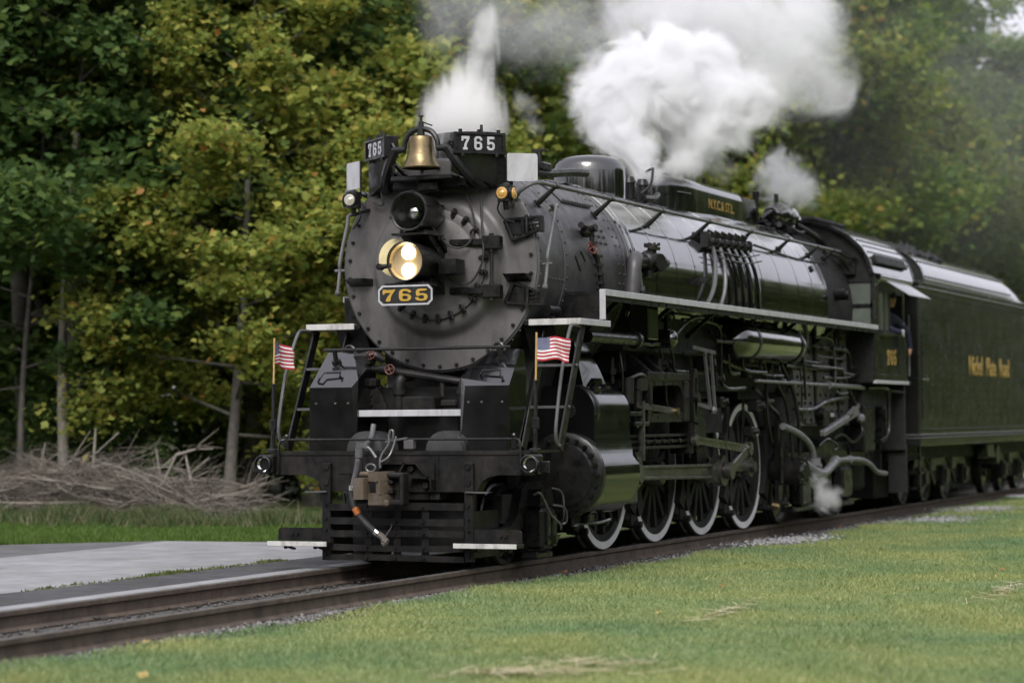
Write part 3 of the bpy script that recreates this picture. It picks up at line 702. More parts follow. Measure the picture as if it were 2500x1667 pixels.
# coupler
cp = empty('coupler'); cp.parent = loco; cp.location = loco_off
P(MB().span((-.11, -4.2, .78), (.11, -3.6, .95), .02), 'shank', frameb, cp)
b = MB()
for za, zb in ((.68, .80), (.92, 1.02)): b.hull([(x, y, z) for z in (za, zb) for x, y in ((-.11, -4.44), (.0, -4.47), (.05, -4.40), (.09, -4.22), (-.11, -4.2))])
b.hull([(x, y, z) for z in (.79, .93) for x, y in ((-.02, -4.44), (.03, -4.45), (.05, -4.40), (.09, -4.22), (-.02, -4.2))])
b.span((-.13, -4.40, .66), (.09, -4.1, .73), .02); b.span((-.24, -4.40, .965), (.02, -4.18, 1.02), .02)
P(b, 'coupler_head', rust, cp)
b = MB()
for z in (.70, .98): b.span((.06, -4.36, z-.03), (.24, -4.20, z+.03), .02)
b.span((.20, -4.36, .67), (.245, -4.20, 1.01), .015); b.span((.05, -4.34, .80), (.12, -4.2, .83)); b.span((.05, -4.34, .90), (.12, -4.2, .93)); b.span((.04, -4.25, .70), (.2, -4.12, 1.0), .02)
P(b, 'guard_arm', frameb, cp)
b = MB().hull([(-.25, -4.50, .735), (-.25, -4.50, .955), (-.12, -4.53, .74), (-.12, -4.53, .955), (-.105, -4.40, .735), (-.105, -4.40, .96), (-.26, -4.34, .735), (-.26, -4.34, .955)])
P(b, 'knuckle', rust, cp)
b = MB()
for a, c2 in (((-.12, 1.10), (.25, 1.10)), ((.25, 1.10), (.42, .92)), ((.42, .92), (.42, .84)), ((-.12, 1.10), (-.18, 1.02)), ((.12, 1.10), (.06, 1.0)), ((.16, .95), (.40, .95))):
    b.bar((a[0], -4.0, a[1]), (c2[0], -4.0, c2[1]), .12, .02, (0, 1, 0) if False else (0, 0, 1))
b.span((-.17, YB-.03, .80), (.42, YB-.002, 1.09)); b.bolt((.17, YB-.03, 1.045), (0, -1, 0), .04, .05, 8); b.bolt((.34, YB-.03, .87), (0, -1, 0), .04, .05, 8)
P(b, 'coupler_pocket', frameb, cp)
b = MB()
for k in range(12):
    a0, a1 = 2*math.pi*k/12, 2*math.pi*(k+1)/12
    b.cyl((-.17+.055*math.cos(a0), -4.25, 1.055+.04*math.sin(a0)), (-.17+.055*math.cos(a1), -4.25, 1.055+.04*math.sin(a1)), .012, n=6)
b.tube([(-.06, -4.05, 1.40), (-.05, -4.07, 1.30), (-.10, -4.12, 1.2), (-.09, -4.2, 1.12), (-.06, -4.25, 1.05)], .011, 6); b.tube([(.03, -4.05, 1.38), (.0, -4.08, 1.25), (-.03, -4.13, 1.16), (-.09, -4.2, 1.11)], .011, 6)
b.bar((-.12, -3.99, 1.325), (.12, -3.97, 1.36), .04, .02); b.span((.08, -3.99, 1.24), (.19, -3.9, 1.34), .01); b.tube([(-.07, -4.0, 1.40), (-.06, -4.0, 1.44), (-.03, -4.0, 1.43), (-.03, -4.0, 1.36)], .013, 6)
P(b, 'lift_chain', pipeg, cp)
# air brake hose
def K(kx, ky, y=-4.3): return (-.344+(kx-655)*.001863+(-4.15-y)*.43, y, .843-(ky-1040)*.00168)
b = MB().tube([K(730, 650, -3.75), K(715, 740, -3.85), K(680, 780, -4.1), K(658, 800, -4.2), K(652, 850), K(640, 920), K(625, 985), K(617, 1020)], .03, 10)
b.cyl(K(660, 790), K(655, 850), .045, n=12); b.bar(K(640, 770), K(710, 780), .03, .05); b.tube([K(700, 780), K(725, 800), K(760, 850)], .016, 6)
hose = P(b, 'brake_hose', pipeg)
P(MB().tube([K(617, 1020), K(608, 1070), K(618, 1130), K(645, 1190), K(690, 1245), K(735, 1290), K(762, 1312)], .034, 10), 'rubber_hose', rubber, hose)
P(MB().cyl(K(616, 1022), K(614, 1052), .041, n=12), 'hose_clamp', alu, hose)
P(MB().cyl(K(752, 1300), K(770, 1318), .04, n=12), 'hose_clamp', alu, hose)
P(MB().tube([K(628, 1160), K(650, 1198)], .037, 12), 'orange_tag', orange, hose)
P(MB().tube([K(765, 1315), K(795, 1335), K(815, 1365), K(800, 1380)], .035, 8).cyl(K(800, 1350), K(825, 1370), .04, n=8), 'glad_hand', rust, hose)
P(MB().tube([K(800, 1350, -4.2), K(840, 1290, -4.1), K(850, 1260, -4.05)], .006, 5), 'hose_chain', pipeg, hose)
# air pump shields
for s_ in (-1, 1):
    pts = [(s_*x, y, z) for x, y, z in [(.60, -3.70, 1.223), (1.16, -3.70, 1.223), (1.16, -3.25, 1.223), (.60, -3.25, 1.223), (.66, -3.70, 1.90), (1.16, -3.70, 1.90), (.60, -3.66, 1.98), (1.13, -3.31, 2.285), (.82, -3.31, 2.285), (.60, -3.40, 2.13), (1.13, -3.22, 2.28), (.82, -3.22, 2.28), (.60, -3.22, 2.12), (1.17, -3.25, 2.0)]]
    sh = P(MB().hull(pts), 'pump_shield', gloss, smooth=18)
    b = MB()
    for x in (.70, .85, 1.08): b.bolt((s_*x, -3.70, 1.73), (0, -1, 0), .014, .012)
    o_ = P(b, 'rivet', pipeg, sh); o_['kind'] = 'stuff'
    hb = [(s_*.80, -3.615, 1.975), (s_*.82, -3.655, 2.02), (s_*.83, -3.62, 2.06), (s_*1.03, -3.62, 2.06), (s_*1.05, -3.67, 2.0), (s_*1.08, -3.66, 1.955)]
    P(MB().tube(hb, .012, 6, straight=True), 'hood_handle', satin, sh)
    b = MB().cyl((s_*.965, -3.44, 2.16), (s_*.965, -3.49, 2.30), .026, n=10); b.cyl((s_*.965, -3.43, 2.15), (s_*.965, -3.455, 2.20), .05, n=10); P(b, 'rail_post', satin, sh)
P(MB().cyl((-1.09, -3.49, 2.305), (1.09, -3.49, 2.305), .018, n=8), 'front_rail', satin)
for s_ in (-1, 1): P(MB().tube([(s_*.80, -3.3, 2.24), (s_*.83, -3.3, 2.33), (s_*.90, -3.3, 2.35), (s_*.95, -3.3, 2.28)], .018, 6), 'lifting_eye', satin)
# step board and machinery between the shields
P(MB().span((-.68, -3.62, 1.60), (.68, -3.38, 1.64)), 'step_board', satin)
P(MB().span((-.685, -3.64, 1.585), (.685, -3.621, 1.655), .004), 'step_board_edge', white)
b = MB().span((-.72, -3.1, 1.22), (.72, -2.3, 1.9)); b.hull([(s_*.75, -2.5, 1.3) for s_ in (-1, 1)]+[(s_*.75, -.6, 1.3) for s_ in (-1, 1)]+[(s_*.95, -2.3, 2.5) for s_ in (-1, 1)]+[(s_*.95, -.6, 2.5) for s_ in (-1, 1)])
P(b, 'smokebox_saddle', matte)
for s_ in (-1, 1):
    b = MB().prism([(.42, 1.24), (.66, 1.24), (.66, 1.98), (.60, 1.98), (.50, 1.86), (.42, 1.70)], (0, -3.34, 0), (s_, 0, 0), (0, 0, 1), (0, .03, 0))
    for z in (1.72, 1.82, 1.5): b.bolt((s_*.60, -3.345, z), (0, -1, 0), .02, .02)
    P(b, 'gusset', frameb)
    b = MB().lathe([(.0, 0), (.205, 0), (.205, .42), (0, .42)], (s_*.46, -3.80, 1.222), (0, 1, 0), n=24, a0=math.pi, a1=2*math.pi) if False else MB()
    hp = [(.21*math.cos(math.pi*k/10), .21*math.sin(math.pi*k/10)) for k in range(11)]
    b.prism(hp, (s_*.46, -3.80, 1.224), (1, 0, 0), (0, 0, 1), (0, .40, 0)); P(b, 'deck_drum', graphd)
b = MB().tube([(-.88, -3.28, 2.02), (-.80, -3.28, 2.09), (-.60, -3.28, 2.10), (-.20, -3.28, 2.05), (.38, -3.26, 1.96), (.60, -3.2, 1.94)], .042, 10)
b.cyl((-.52, -3.28, 2.097), (-.44, -3.28, 2.09), .06, n=12); b.tube([(-.29, -3.3, 1.63), (-.29, -3.3, 1.90), (-.27, -3.26, 2.0), (-.23, -3.1, 2.03)], .062, 12); b.cyl((-.29, -3.3, 1.82), (-.29, -3.3, 1.87), .085, n=12)
b.tube([(.47, -3.3, 1.63), (.47, -3.3, 1.90), (.52, -3.26, 2.0), (.60, -3.1, 2.03)], .062, 12); b.cyl((.47, -3.3, 1.82), (.47, -3.3, 1.87), .085, n=12)
b.span((-.25, -3.34, 1.64), (.14, -3.1, 1.80), .02); b.span((.2, -3.33, 1.68), (.40, -3.2, 1.76), .02); b.cyl((.2, -3.25, 1.8), (.2, -3.25, 2.0), .03, n=8)
b.tube([(-.75, -3.3, 2.22), (-.6, -3.3, 2.25), (-.5, -3.25, 2.2)], .05, 8); b.box((-.70, -3.3, 2.20), (.2, .2, .14), None, .03); b.box((-.62, -3.31, 1.95), (.18, .15, .10), None, .02)
P(b, 'front_pipework', frameb)
def wheel_valve(c, nrm, r, name='valve_wheel', parent=None):
    nrm = Vector(nrm).normalized(); x = nrm.cross(Vector((0, 0, 1))).normalized(); y = nrm.cross(x); c = Vector(c); b = MB()
    for k in range(14):
        a0, a1 = 2*math.pi*k/14, 2*math.pi*(k+1)/14
        b.cyl(c+(x*math.cos(a0)+y*math.sin(a0))*r, c+(x*math.cos(a1)+y*math.sin(a1))*r, r*.16, n=6, caps=False)
    for k in range(4):
        a0 = math.pi/2*k+.4; b.cyl(c, c+(x*math.cos(a0)+y*math.sin(a0))*r, r*.13, n=6)
    b.cyl(c-nrm*.05, c+nrm*.02, r*.28, n=8)
    return P(b, name, redv, parent)
wheel_valve((-.37, -3.36, 2.09), (.2, -1, .1), .052)
wheel_valve((1.19, -1.30, 3.475), (1, -.5, .2), .068)
wheel_valve((-.60, -3.36, 2.245), (.1, -1, .5), .05)
# side fittings on the smokebox (valve, pipe with elbows)
b = MB().tube([(1.17, -1.25, 3.44), (1.19, -1.15, 3.36), (1.205, -1.10, 3.2), (1.21, -1.05, 2.97)], .032, 10)
for z in (3.40, 3.30, 3.20, 3.10, 3.02): b.cyl((1.20, -1.13+(3.4-z)*.15, z), (1.20, -1.13+(3.4-z)*.15, z-.03), .05, n=10)
b.ball((1.13, -1.32, 3.66), .075, 10); b.cyl((1.1, -1.32, 3.66), (1.26, -1.36, 3.70), .04, n=10); b.cyl((1.12, -1.48, 3.72), (1.14, -1.16, 3.68), .04, n=8); b.cyl((1.18, -1.3, 3.68), (1.18, -1.28, 3.46), .03, n=8)
P(b, 'blower_pipe', frameb, smokebox)
# check valve and feed pipe on the jacket
b = MB().tube([(1.22, .10, 3.40), (1.30, -.15, 3.42), (1.33, -.28, 3.36), (1.33, -.33, 3.2), (1.32, -.36, 2.96)], .085, 14)
P(b, 'feed_pipe', graphd)
b = MB().cyl((1.22, .12, 3.40), (1.27, .62, 3.42), .085, n=14); b.ball((1.26, .40, 3.42), .13, 14); b.cyl((1.27, .40, 3.42), (1.32, .42, 3.62), .07, .05, n=12); b.cyl((1.30, .41, 3.56), (1.31, .41, 3.60), .10, n=12)
b.cyl((1.26, .6, 3.41), (1.28, .72, 3.41), .12, n=12); b.cyl((1.28, .7, 3.41), (1.30, .95, 3.42), .05, n=10); b.cyl((1.27, .40, 3.40), (1.42, .36, 3.40), .08, n=12); b.cyl((1.40, .37, 3.40), (1.43, .36, 3.40), .1, n=12); b.cyl((1.26, .4, 3.4), (1.26, .4, 3.22), .06, n=10)
for k in range(7):
    a = 2*math.pi*k/7; b.bolt((1.305+.085*math.cos(a), .41+.085*math.sin(a), 3.60), (0, 0, 1), .018, .03)
P(b, 'check_valve', satin)
P(MB().tube([(1.27, .02, 3.36), (1.28, .02, 3.2), (1.29, .04, 3.08), (1.29, .04, 2.95)], .028, 8).cyl((1.29, .04, 3.10), (1.29, .04, 3.04), .05, n=10), 'drain_pipe', pipeg)
# steam feed manifold and six delivery pipes down the jacket
b = MB()
man = []
for i in range(6):
    y = 3.35+i*.27
    rr = float(np.interp(y, [3.4, 5.3], [1.172, 1.235])); a = R(29)
    c = Vector(onb(a, rr+.06, y)); man.append((y, rr, c))
    b.ball(c, .085, 10); b.cyl(c+Vector((-.05, 0, .05)), c+Vector((.02, 0, .16)), .05, n=10); b.cyl(c, c+Vector((.12, -.03, .01)), .05, .035, n=10)
b.cyl(Vector(man[0][2])-Vector((0, .15, 0)), Vector(man[-1][2])+Vector((0, .15, 0)), .06, n=12)
b.cyl(Vector(man[0][2])+Vector((-.10, -.1, .12)), Vector(man[-1][2])+Vector((-.10, .15, .12)), .05, n=12)
b.box(Vector(man[0][2])+Vector((0, -.2, .02)), (.14, .12, .22), None, .02); b.box(Vector(man[-1][2])+Vector((0, .18, .02)), (.12, .1, .16), None, .02)
P(b, 'feed_manifold', satin)
for i, (y, rr, c) in enumerate(man):
    dy = -.75 if i == 0 else (-.42 if i == 1 else .12+.02*i)
    pts = [c+Vector((.03, 0, -.03))]
    for t, a in ((.25, 16), (.5, 2), (.75, -8), (1, -15)):
        q = Vector(onb(R(a), rr+.075, y+dy*t**1.1)); pts.append(q)
    P(MB().tube(pts, .030, 8), 'delivery_pipe', gloss if i > 1 else pipeg)
b = MB()
for a in (22, 18): b.tube([Vector(onb(R(a), 1.30, 3.2))]+[Vector(onb(R(a-1), 1.31, y)) for y in (3.8, 4.4)]+[Vector(onb(R(a+2), 1.33, 5.1))], .010, 5)
P(b, 'pipe_clip', frameb)
# thin oil line sagging along the jacket below the handrail
P(MB().tube([onb(R(33), 1.20, y)+() if False else onb(R(33-3*math.sin(y)), float(np.interp(y, [0, 3.4, 5.3, 9], [1.18, 1.185, 1.245, 1.25])), y) for y in np.linspace(5.5, 9.2, 9)], .012, 5), 'oil_line', satin)
# ---- cylinders and valve chests
def circ(cx, cz, r, a0, a1, n): return [(cx+r*math.cos(R(a0+(a1-a0)*k/n)), cz+r*math.sin(R(a0+(a1-a0)*k/n))) for k in range(n+1)]
for s_ in (1, -1):
    sec = circ(1.18, 1.63, .285, 95, -4, 14)+[(1.463, 1.53), (1.462, 1.43), (1.468, 1.33), (1.486, 1.23), (1.518, 1.13)]+circ(1.13, .93, .455, 14, -110, 16)+[(.75, .55), (.75, 1.9)]
    cyl_ = P(MB().prism(sec, (0, -2.02, 0), (s_, 0, 0), (0, 0, 1), (0, 1.14, 0)), 'cylinder_casing', casing, smooth=30)
    hd = MB().lathe([(.455, -2.02), (.47, -2.03), (.47, -2.10), (.45, -2.115), (.36, -2.12), (.34, -2.14), (.10, -2.17), (0, -2.17)], (s_*1.13, 0, .93), n=48)
    cyh = P(hd, 'cylinder_head', satin)
    b = MB()
    for k in range(22):
        a = 2*math.pi*k/22; b.bolt((s_*1.13+.405*math.cos(a), -2.115, .93+.405*math.sin(a)), (0, -1, 0), .026, .035)
    P(b, 'head_bolt_ring', satin, cyh, kind='stuff')
    hd = MB().lathe([(.285, -1.86), (.30, -1.87), (.30, -1.92), (.285, -1.935), (.275, -1.935), (.27, -1.95), (.26, -1.95), (.19, -1.955), (.17, -1.975), (.08, -1.99), (.07, -2.03), (0, -2.035)], (s_*1.18, 0, 1.63), n=40)
    hd.lathe([(.287, -1.86), (.287, -2.02)], (s_*1.18, 0, 1.63), n=40)
    vh = P(hd, 'valve_head', satin)
    b = MB()
    for k in range(14):
        a = 2*math.pi*k/14; b.bolt((s_*1.18+.228*math.cos(a), -1.955, 1.63+.228*math.sin(a)), (0, -1, 0), .022, .03)
    P(b, 'head_bolt_ring', satin, vh, kind='stuff')
    b = MB().lathe([(.287, -.88), (.26, -.86), (.2, -.84), (.1, -.82), (0, -.82)], (s_*1.18, 0, 1.63), n=32); b.lathe([(.455, -.88), (.44, -.85), (.3, -.80), (.12, -.6), (.07, -.5), (0, -.5)], (s_*1.13, 0, .93), n=40)
    P(b, 'rear_head', satin, cyl_)
    b = MB().cyl((s_*1.25, -1.12, 1.88), (s_*1.27, -1.12, 1.93), .055, n=12); b.hull([(s_*x, y, z) for x in (1.0, 1.25) for y, z in ((-1.75, 1.86), (-1.15, 1.86), (-1.4, 2.0), (-1.2, 2.0))]); b.cyl((s_*1.30, -1.62, 1.85), (s_*1.36, -1.60, 1.9), .07, n=10)
    P(b, 'valve_cover', casing, cyl_)
    P(MB().hull([(s_*x, y, z) for x, y, z in ((.85, -1.75, 1.9), (1.22, -1.70, 1.9), (1.24, -1.0, 1.9), (.85, -.95, 1.9), (.8, -1.55, 2.42), (1.05, -1.55, 2.42), (1.05, -1.2, 2.42), (.8, -1.2, 2.42), (1.16, -1.62, 2.1), (1.18, -1.08, 2.1))]), 'steam_pipe', casing, smooth=50)
    P(MB().cyl((s_*1.36, -1.95, 2.45), (s_*1.36, -.40, 2.45), .072, n=14).cyl((s_*1.36, -.42, 2.45), (s_*1.36, -.34, 2.45), .10, n=12), 'long_pipe', satin)
    # drain cocks below the cylinder
    b = MB()
    for y in (-1.95, -1.0): b.cyl((s_*1.16, y, .50), (s_*1.18, y, .36), .035, n=8); b.ball((s_*1.2, y+.02, .37), .05, 8)
    b.tube([(s_*1.2, -1.95, .40), (s_*1.25, -1.4, .38), (s_*1.22, -.9, .40)], .02, 6); b.box((s_*1.28, -1.75, .45), (.1, .18, .1), None, .02)
    P(b, 'cylinder_cock', satin)

# ---- driving wheels
RW = .877
def driver(y, main=False):
    b = MB()
    b.lathe([(.70, -.06), (.70, .05), (.775, .06), (.775, -.06)], (0, 0, 0), (1, 0, 0), n=64)      # rim
    b.lathe([(0, .10), (.17, .10), (.19, .07), (.19, -.06)], (0, 0, 0), (1, 0, 0), n=28)
    for k in range(14):
        a = 2*math.pi*k/14; d = Vector((0, math.cos(a), math.sin(a))); t = Vector((0, -math.sin(a), math.cos(a)))
        b.hull([Vector((xx, 0, 0))+d*rr+t*tw for rr, tw0 in ((.15, .055), (.72, .038)) for tw in (-tw0, tw0) for xx in (-.03, .03)])
    cw = [(.73*math.cos(R(a)), .73*math.sin(R(a))) for a in range(-48 if not main else -62, 49 if not main else 63, 8)]
    b.prism(cw, (.0, 0, 0), (0, 1, 0), (0, 0, 1), (.075, 0, 0))
    b.lathe([(0, .14), (.105, .14), (.115, .02)], (0, -.43, 0), (1, 0, 0), n=20)
    b.hull([(xx, -.43*t+s2*wd, 0) if False else (xx, -.43*t, s2*wd) for t, wd in ((0, .19), (1, .13)) for s2 in (-1, 1) for xx in (-.04, .085)])
    return b
proto = None
for s_ in (1, -1):
    for i in range(4):
        y = 1.854*i
        if proto is None:
            wme = driver(0).build('driving_wheel', matte, loco)
            tb = MB().lathe([(.775, .055), (.785, .068), (.868, .068), (.877, .055), (.877, -.03), (.905, -.045), (.905, -.07), (.77, -.07)], (0, 0, 0), (1, 0, 0), n=96)
            tyre = tb.build('tyre', rodm, wme)
            wt = MB().lathe([(.780, .0695), (.782, .073), (.864, .073), (.866, .0695)], (0, 0, 0), (1, 0, 0), n=96).build('white_tyre_face', tyrew, wme)
            proto = (wme, tyre, wt); wo = wme
        else:
            wo = proto[0].copy(); COL.objects.link(wo); wo.parent = loco
            for q in proto[1:]:
                c = q.copy(); COL.objects.link(c); c.parent = wo
        wo.location = Vector((s_*.742, y, RW))+loco_off
        wo.rotation_euler = (R(-2), 0, 0) if s_ > 0 else (R(95), 0, math.pi)
for i in range(4): P(MB().cyl((-.7, 1.854*i, RW), (.7, 1.854*i, RW), .11, n=16), 'axle', satin)
# side rods, main rod, crosshead, valve gear (near and far side)
for s_ in (1, -1):
    ZP = .872
    rod = P(MB().bar((s_*1.00, -.43, ZP), (s_*1.00, 5.13, ZP), .05, .115, (0, 0, 1), .01), 'side_rod', rodm)
    for i in range(4):
        y = 1.854*i-.43
        b = MB().cyl((s_*.95, y, ZP), (s_*1.06, y, ZP), .17 if i == 2 else .14, n=24); b.cyl((s_*.87, y, ZP), (s_*1.12, y, ZP), .075, n=16); P(b, 'rod_end', rodm, rod)
    y0, y1 = .02, 1.854*2-.43
    b = MB().bar((s_*1.18, y0, .90), (s_*1.18, y1-.1, .86), .05, .11, bev=.01); b.bar((s_*1.195, y0+.1, .968), (s_*1.195, y1-.2, .935), .07, .04, bev=.008); b.bar((s_*1.195, y0+.1, .838), (s_*1.195, y1-.2, .785), .07, .04, bev=.008)
    b.cyl((s_*1.13, y1, ZP-.01), (s_*1.27, y1, ZP-.01), .20, n=28); b.hull([(s_*x, y, z) for x in (1.14, 1.24) for y, z in ((y1-.42, .935), (y1-.42, .785), (y1, 1.06), (y1, .67))])
    b.cyl((s_*1.10, y1, ZP-.01), (s_*1.34, y1, ZP-.01), .09, n=16)
    P(b, 'main_rod', rodm)
    b = MB().hull([(s_*x, y, z) for x in (1.03, 1.25) for y, z in ((-.26, .76), (-.26, 1.05), (.14, .78), (.14, 1.02), (-.05, .70), (-.05, 1.1))]); b.cyl((s_*1.2, -.02, .90), (s_*1.30, -.02, .90), .11, n=18); b.span((s_*1.06, -.35, 1.05), (s_*1.22, .25, 1.16), .02); b.span((s_*1.02, -.22, .55), (s_*1.2, .12, .8), .02)
    for k in range(8):
        a = 2*math.pi*k/8; b.bolt((s_*1.25, -.06+.16*math.cos(a), .91+.16*math.sin(a)), (s_, 0, 0), .025, .03)
    P(b, 'crosshead', rodm)
    b = MB().cyl((s_*1.13, -.9, .93), (s_*1.13, -.2, .93), .05, n=14); P(b, 'piston_rod', steel)
    b = MB()
    for z in (1.18, 1.25, 1.32): b.span((s_*1.03, -.85, z), (s_*1.24, 1.95, z+.035), .006)
    b.span((s_*1.05, -.85, 1.16), (s_*1.22, -.75, 1.42)); b.span((s_*1.0, 1.85, 1.1), (s_*1.28, 2.0, 1.6), .02)
    for y in np.arange(-.6, 1.8, .3): b.cyl((s_*1.245, y, 1.27), (s_*1.27, y, 1.27), .03, n=6)
    P(b, 'guide_bar', frameb)
    poly = [(.25, 2.08), (1.72, 2.08), (1.72, 1.50), (.25, 1.50)]
    hole = [(.42, 1.93), (1.36, 1.95), (1.48, 1.90), (1.54, 1.80), (1.54, 1.62), (.42, 1.60)]
    b = MB().prism(poly, (s_*1.20, 0, 0), (0, 1, 0), (0, 0, 1), (s_*.09, 0, 0), [hole]); b.span((s_*.7, .2, 2.0), (s_*1.32, 1.75, 2.10), .015); b.span((s_*.7, 1.55, 1.5), (s_*1.32, 1.72, 2.0), .015)
    for y in (.35, .8, 1.2, 1.6): b.hull([(s_*1.0, y-.05, 2.1), (s_*1.3, y-.03, 2.1), (s_*1.0, y+.05, 2.1), (s_*1.3, y+.03, 2.1), (s_*1.0, y-.04, 2.32), (s_*1.05, y+.04, 2.32)])
    P(b, 'valve_gear_frame', satin)
    po = [(1.92-.13*math.cos(R(a))*(1 if abs(a) < 90 else -1)*0+dx, z) for dx, z, a in ((-.10, 1.50, 0), (-.13, 1.8, 0), (-.10, 2.12, 0), (0, 2.18, 0), (.10, 2.10, 0), (.07, 1.8, 0), (.11, 1.5, 0), (.0, 1.44, 0))]
    ho = [(1.92+dx, z) for dx, z in ((-.04, 1.56), (-.06, 1.8), (-.04, 2.05), (.04, 2.05), (.015, 1.8), (.045, 1.56))]
    b = MB().prism(chaikin(po, 2), (s_*1.27, 0, 0), (0, 1, 0), (0, 0, 1), (s_*.07, 0, 0), [chaikin(ho, 1)]); b.cyl((s_*1.22, 1.86, 1.80), (s_*1.40, 1.86, 1.80), .06, n=12); b.hull([(s_*x, y, z) for x in (1.28, 1.34) for y, z in ((1.85, 1.50), (2.0, 1.48), (1.9, 1.22), (1.82, 1.24))])
    P(b, 'expansion_link', satin)
    b = MB().bar((s_*1.32, 1.87, 1.27), (s_*1.32, 4.10, 1.135), .03, .07); b.bar((s_*1.33, 1.95, 1.305), (s_*1.33, 4.0, 1.178), .05, .022); b.bar((s_*1.33, 1.95, 1.23), (s_*1.33, 4.0, 1.092), .05, .022)
    b.cyl((s_*1.30, 1.87, 1.27), (s_*1.37, 1.87, 1.27), .07, n=14); b.cyl((s_*1.30, 4.10, 1.135), (s_*1.38, 4.10, 1.135), .09, n=16); P(b, 'eccentric_rod', steel)
    P(MB().bar((s_*1.33, y1, .86), (s_*1.33, 4.10, 1.135), .06, .13, bev=.015).cyl((s_*1.29, y1, .86), (s_*1.38, y1, .86), .11, n=18), 'return_crank', rodm)
    P(MB().bar((s_*1.28, -.1, 1.70), (s_*1.28, 1.22, 1.63), .04, .075, bev=.008).bar((s_*1.28, .05, 1.75), (s_*1.28, .05, 1.05), .04, .07).bar((s_*1.28, .05, 1.10), (s_*1.25, -.25, .85), .03, .05), 'combination_lever', rodm)
    P(MB().cyl((s_*1.25, 1.24, 1.63), (s_*1.34, 1.24, 1.63), .045, n=10), 'brass_pin', brass)
    b = MB().cyl((s_*1.1, 2.2, 2.36), (s_*1.38, 2.2, 2.36), .035, n=10); b.bar((s_*1.36, 1.75, 2.42), (s_*1.36, 2.62, 2.37), .035, .05, bev=.006); b.bar((s_*1.36, 2.45, 2.40), (s_*1.36, 2.62, 1.62), .03, .045); b.bar((s_*1.36, 2.2, 2.38), (s_*1.36, 2.42, 1.66), .03, .05); b.ball((s_*1.36, 2.52, 1.64), .06, 8); b.bar((s_*1.36, 2.5, 1.66), (s_*1.33, 1.95, 1.72), .03, .05)
    P(b, 'reverse_lifting_arm', pipeg)
    b = MB()
    b.cyl((s_*1.25, -.35, 2.02), (s_*1.25, -.35, 1.72), .075, n=14); b.cyl((s_*1.27, -.05, 1.98), (s_*1.27, -.05, 1.70), .05, n=12); b.box((s_*1.22, .05, 1.95), (.18, .35, .16), None, .02)
    b.box((s_*1.24, -.2, 1.60), (.14, .4, .05), None, .01); b.box((s_*1.26, .0, 1.48), (.10, .5, .05), None, .01); b.tube([(s_*1.28, -.4, 2.0), (s_*1.32, -.1, 2.06), (s_*1.28, .25, 2.0), (s_*1.3, .3, 1.7)], .02, 6); b.cyl((s_*1.2, -.72, 1.95), (s_*1.2, -.72, 2.25), .025, n=8); b.cyl((s_*1.2, -.72, 2.05), (s_*1.2, -.72, 2.12), .05, n=8)
    b.tube([(s_*1.2, -.5, 2.35), (s_*1.26, -.55, 2.1), (s_*1.24, -.5, 1.85)], .018, 6)
    P(b, 'mechanical_lubricator', satin)
    P(MB().hull([(s_*x, y, z) for x in (.98, 1.06) for y, z in ((2.65, 1.65), (3.05, 1.65), (2.8, .9), (3.3, .9))]), 'guide_yoke_leg', satin)
    # things hung under the running board
    P(MB().span((s_*1.18, -.08, 2.47), (s_*1.42, .28, 2.88), .012), 'oil_box', gloss)
    b = MB().cyl((s_*1.12, .80, 2.50), (s_*1.42, .80, 2.50), .115, n=18); b.ball((s_*1.42, .80, 2.50), .10, 12, (.6, 1, 1)); b.cyl((s_*1.35, .80, 2.60), (s_*1.35, .80, 2.82), .045, n=10); b.cyl((s_*1.35, .80, 2.70), (s_*1.35, .80, 2.74), .075, n=10); P(b, 'oil_pump', gloss)
    b = MB().lathe([(0, -.02), (.10, .0), (.18, .06), (.225, .16), (.238, .28), (.238, 2.75), (.225, 2.87), (.18, 2.97), (.1, 3.03), (0, 3.05)], (s_*1.28, 3.55, 2.555), (0, 1, 0), n=36)
    tk = P(b, 'air_reservoir', gloss)
    for y in (4.15, 6.2):
        P(MB().lathe([(.24, -.04), (.252, -.036), (.252, .036), (.24, .04)], (s_*1.28, y, 2.555), (0, 1, 0), n=32).span((s_*1.22, y-.03, 2.77), (s_*1.28, y+.03, 2.9)), 'strap', satin, tk)
    P(MB().tube([(s_*1.30, 6.62, 2.56), (s_*1.32, 6.9, 2.52), (s_*1.34, 7.0, 2.65), (s_*1.33, 6.95, 2.88)], .03, 8), 'reservoir_pipe', pipeg, tk)
    P(MB().tube([(s_*1.42, .95, 2.86), (s_*1.45, 1.2, 2.84), (s_*1.45, 2.4, 2.87), (s_*1.45, 4.5, 2.86)], .022, 6), 'running_board_pipe', satin)
    P(MB().tube([(s_*1.35, 1.0, 2.5), (s_*1.4, 1.5, 2.75), (s_*1.42, 2.0, 2.8)], .02, 6), 'oil_feed_pipe', satin)
    for y in (-1.2, .6, 2.3, 4.1, 6.0, 8.0): P(MB().bar((s_*1.5, y, 2.9), (s_*1.0, y, 2.5), .03, .05), 'running_board_bracket', satin)
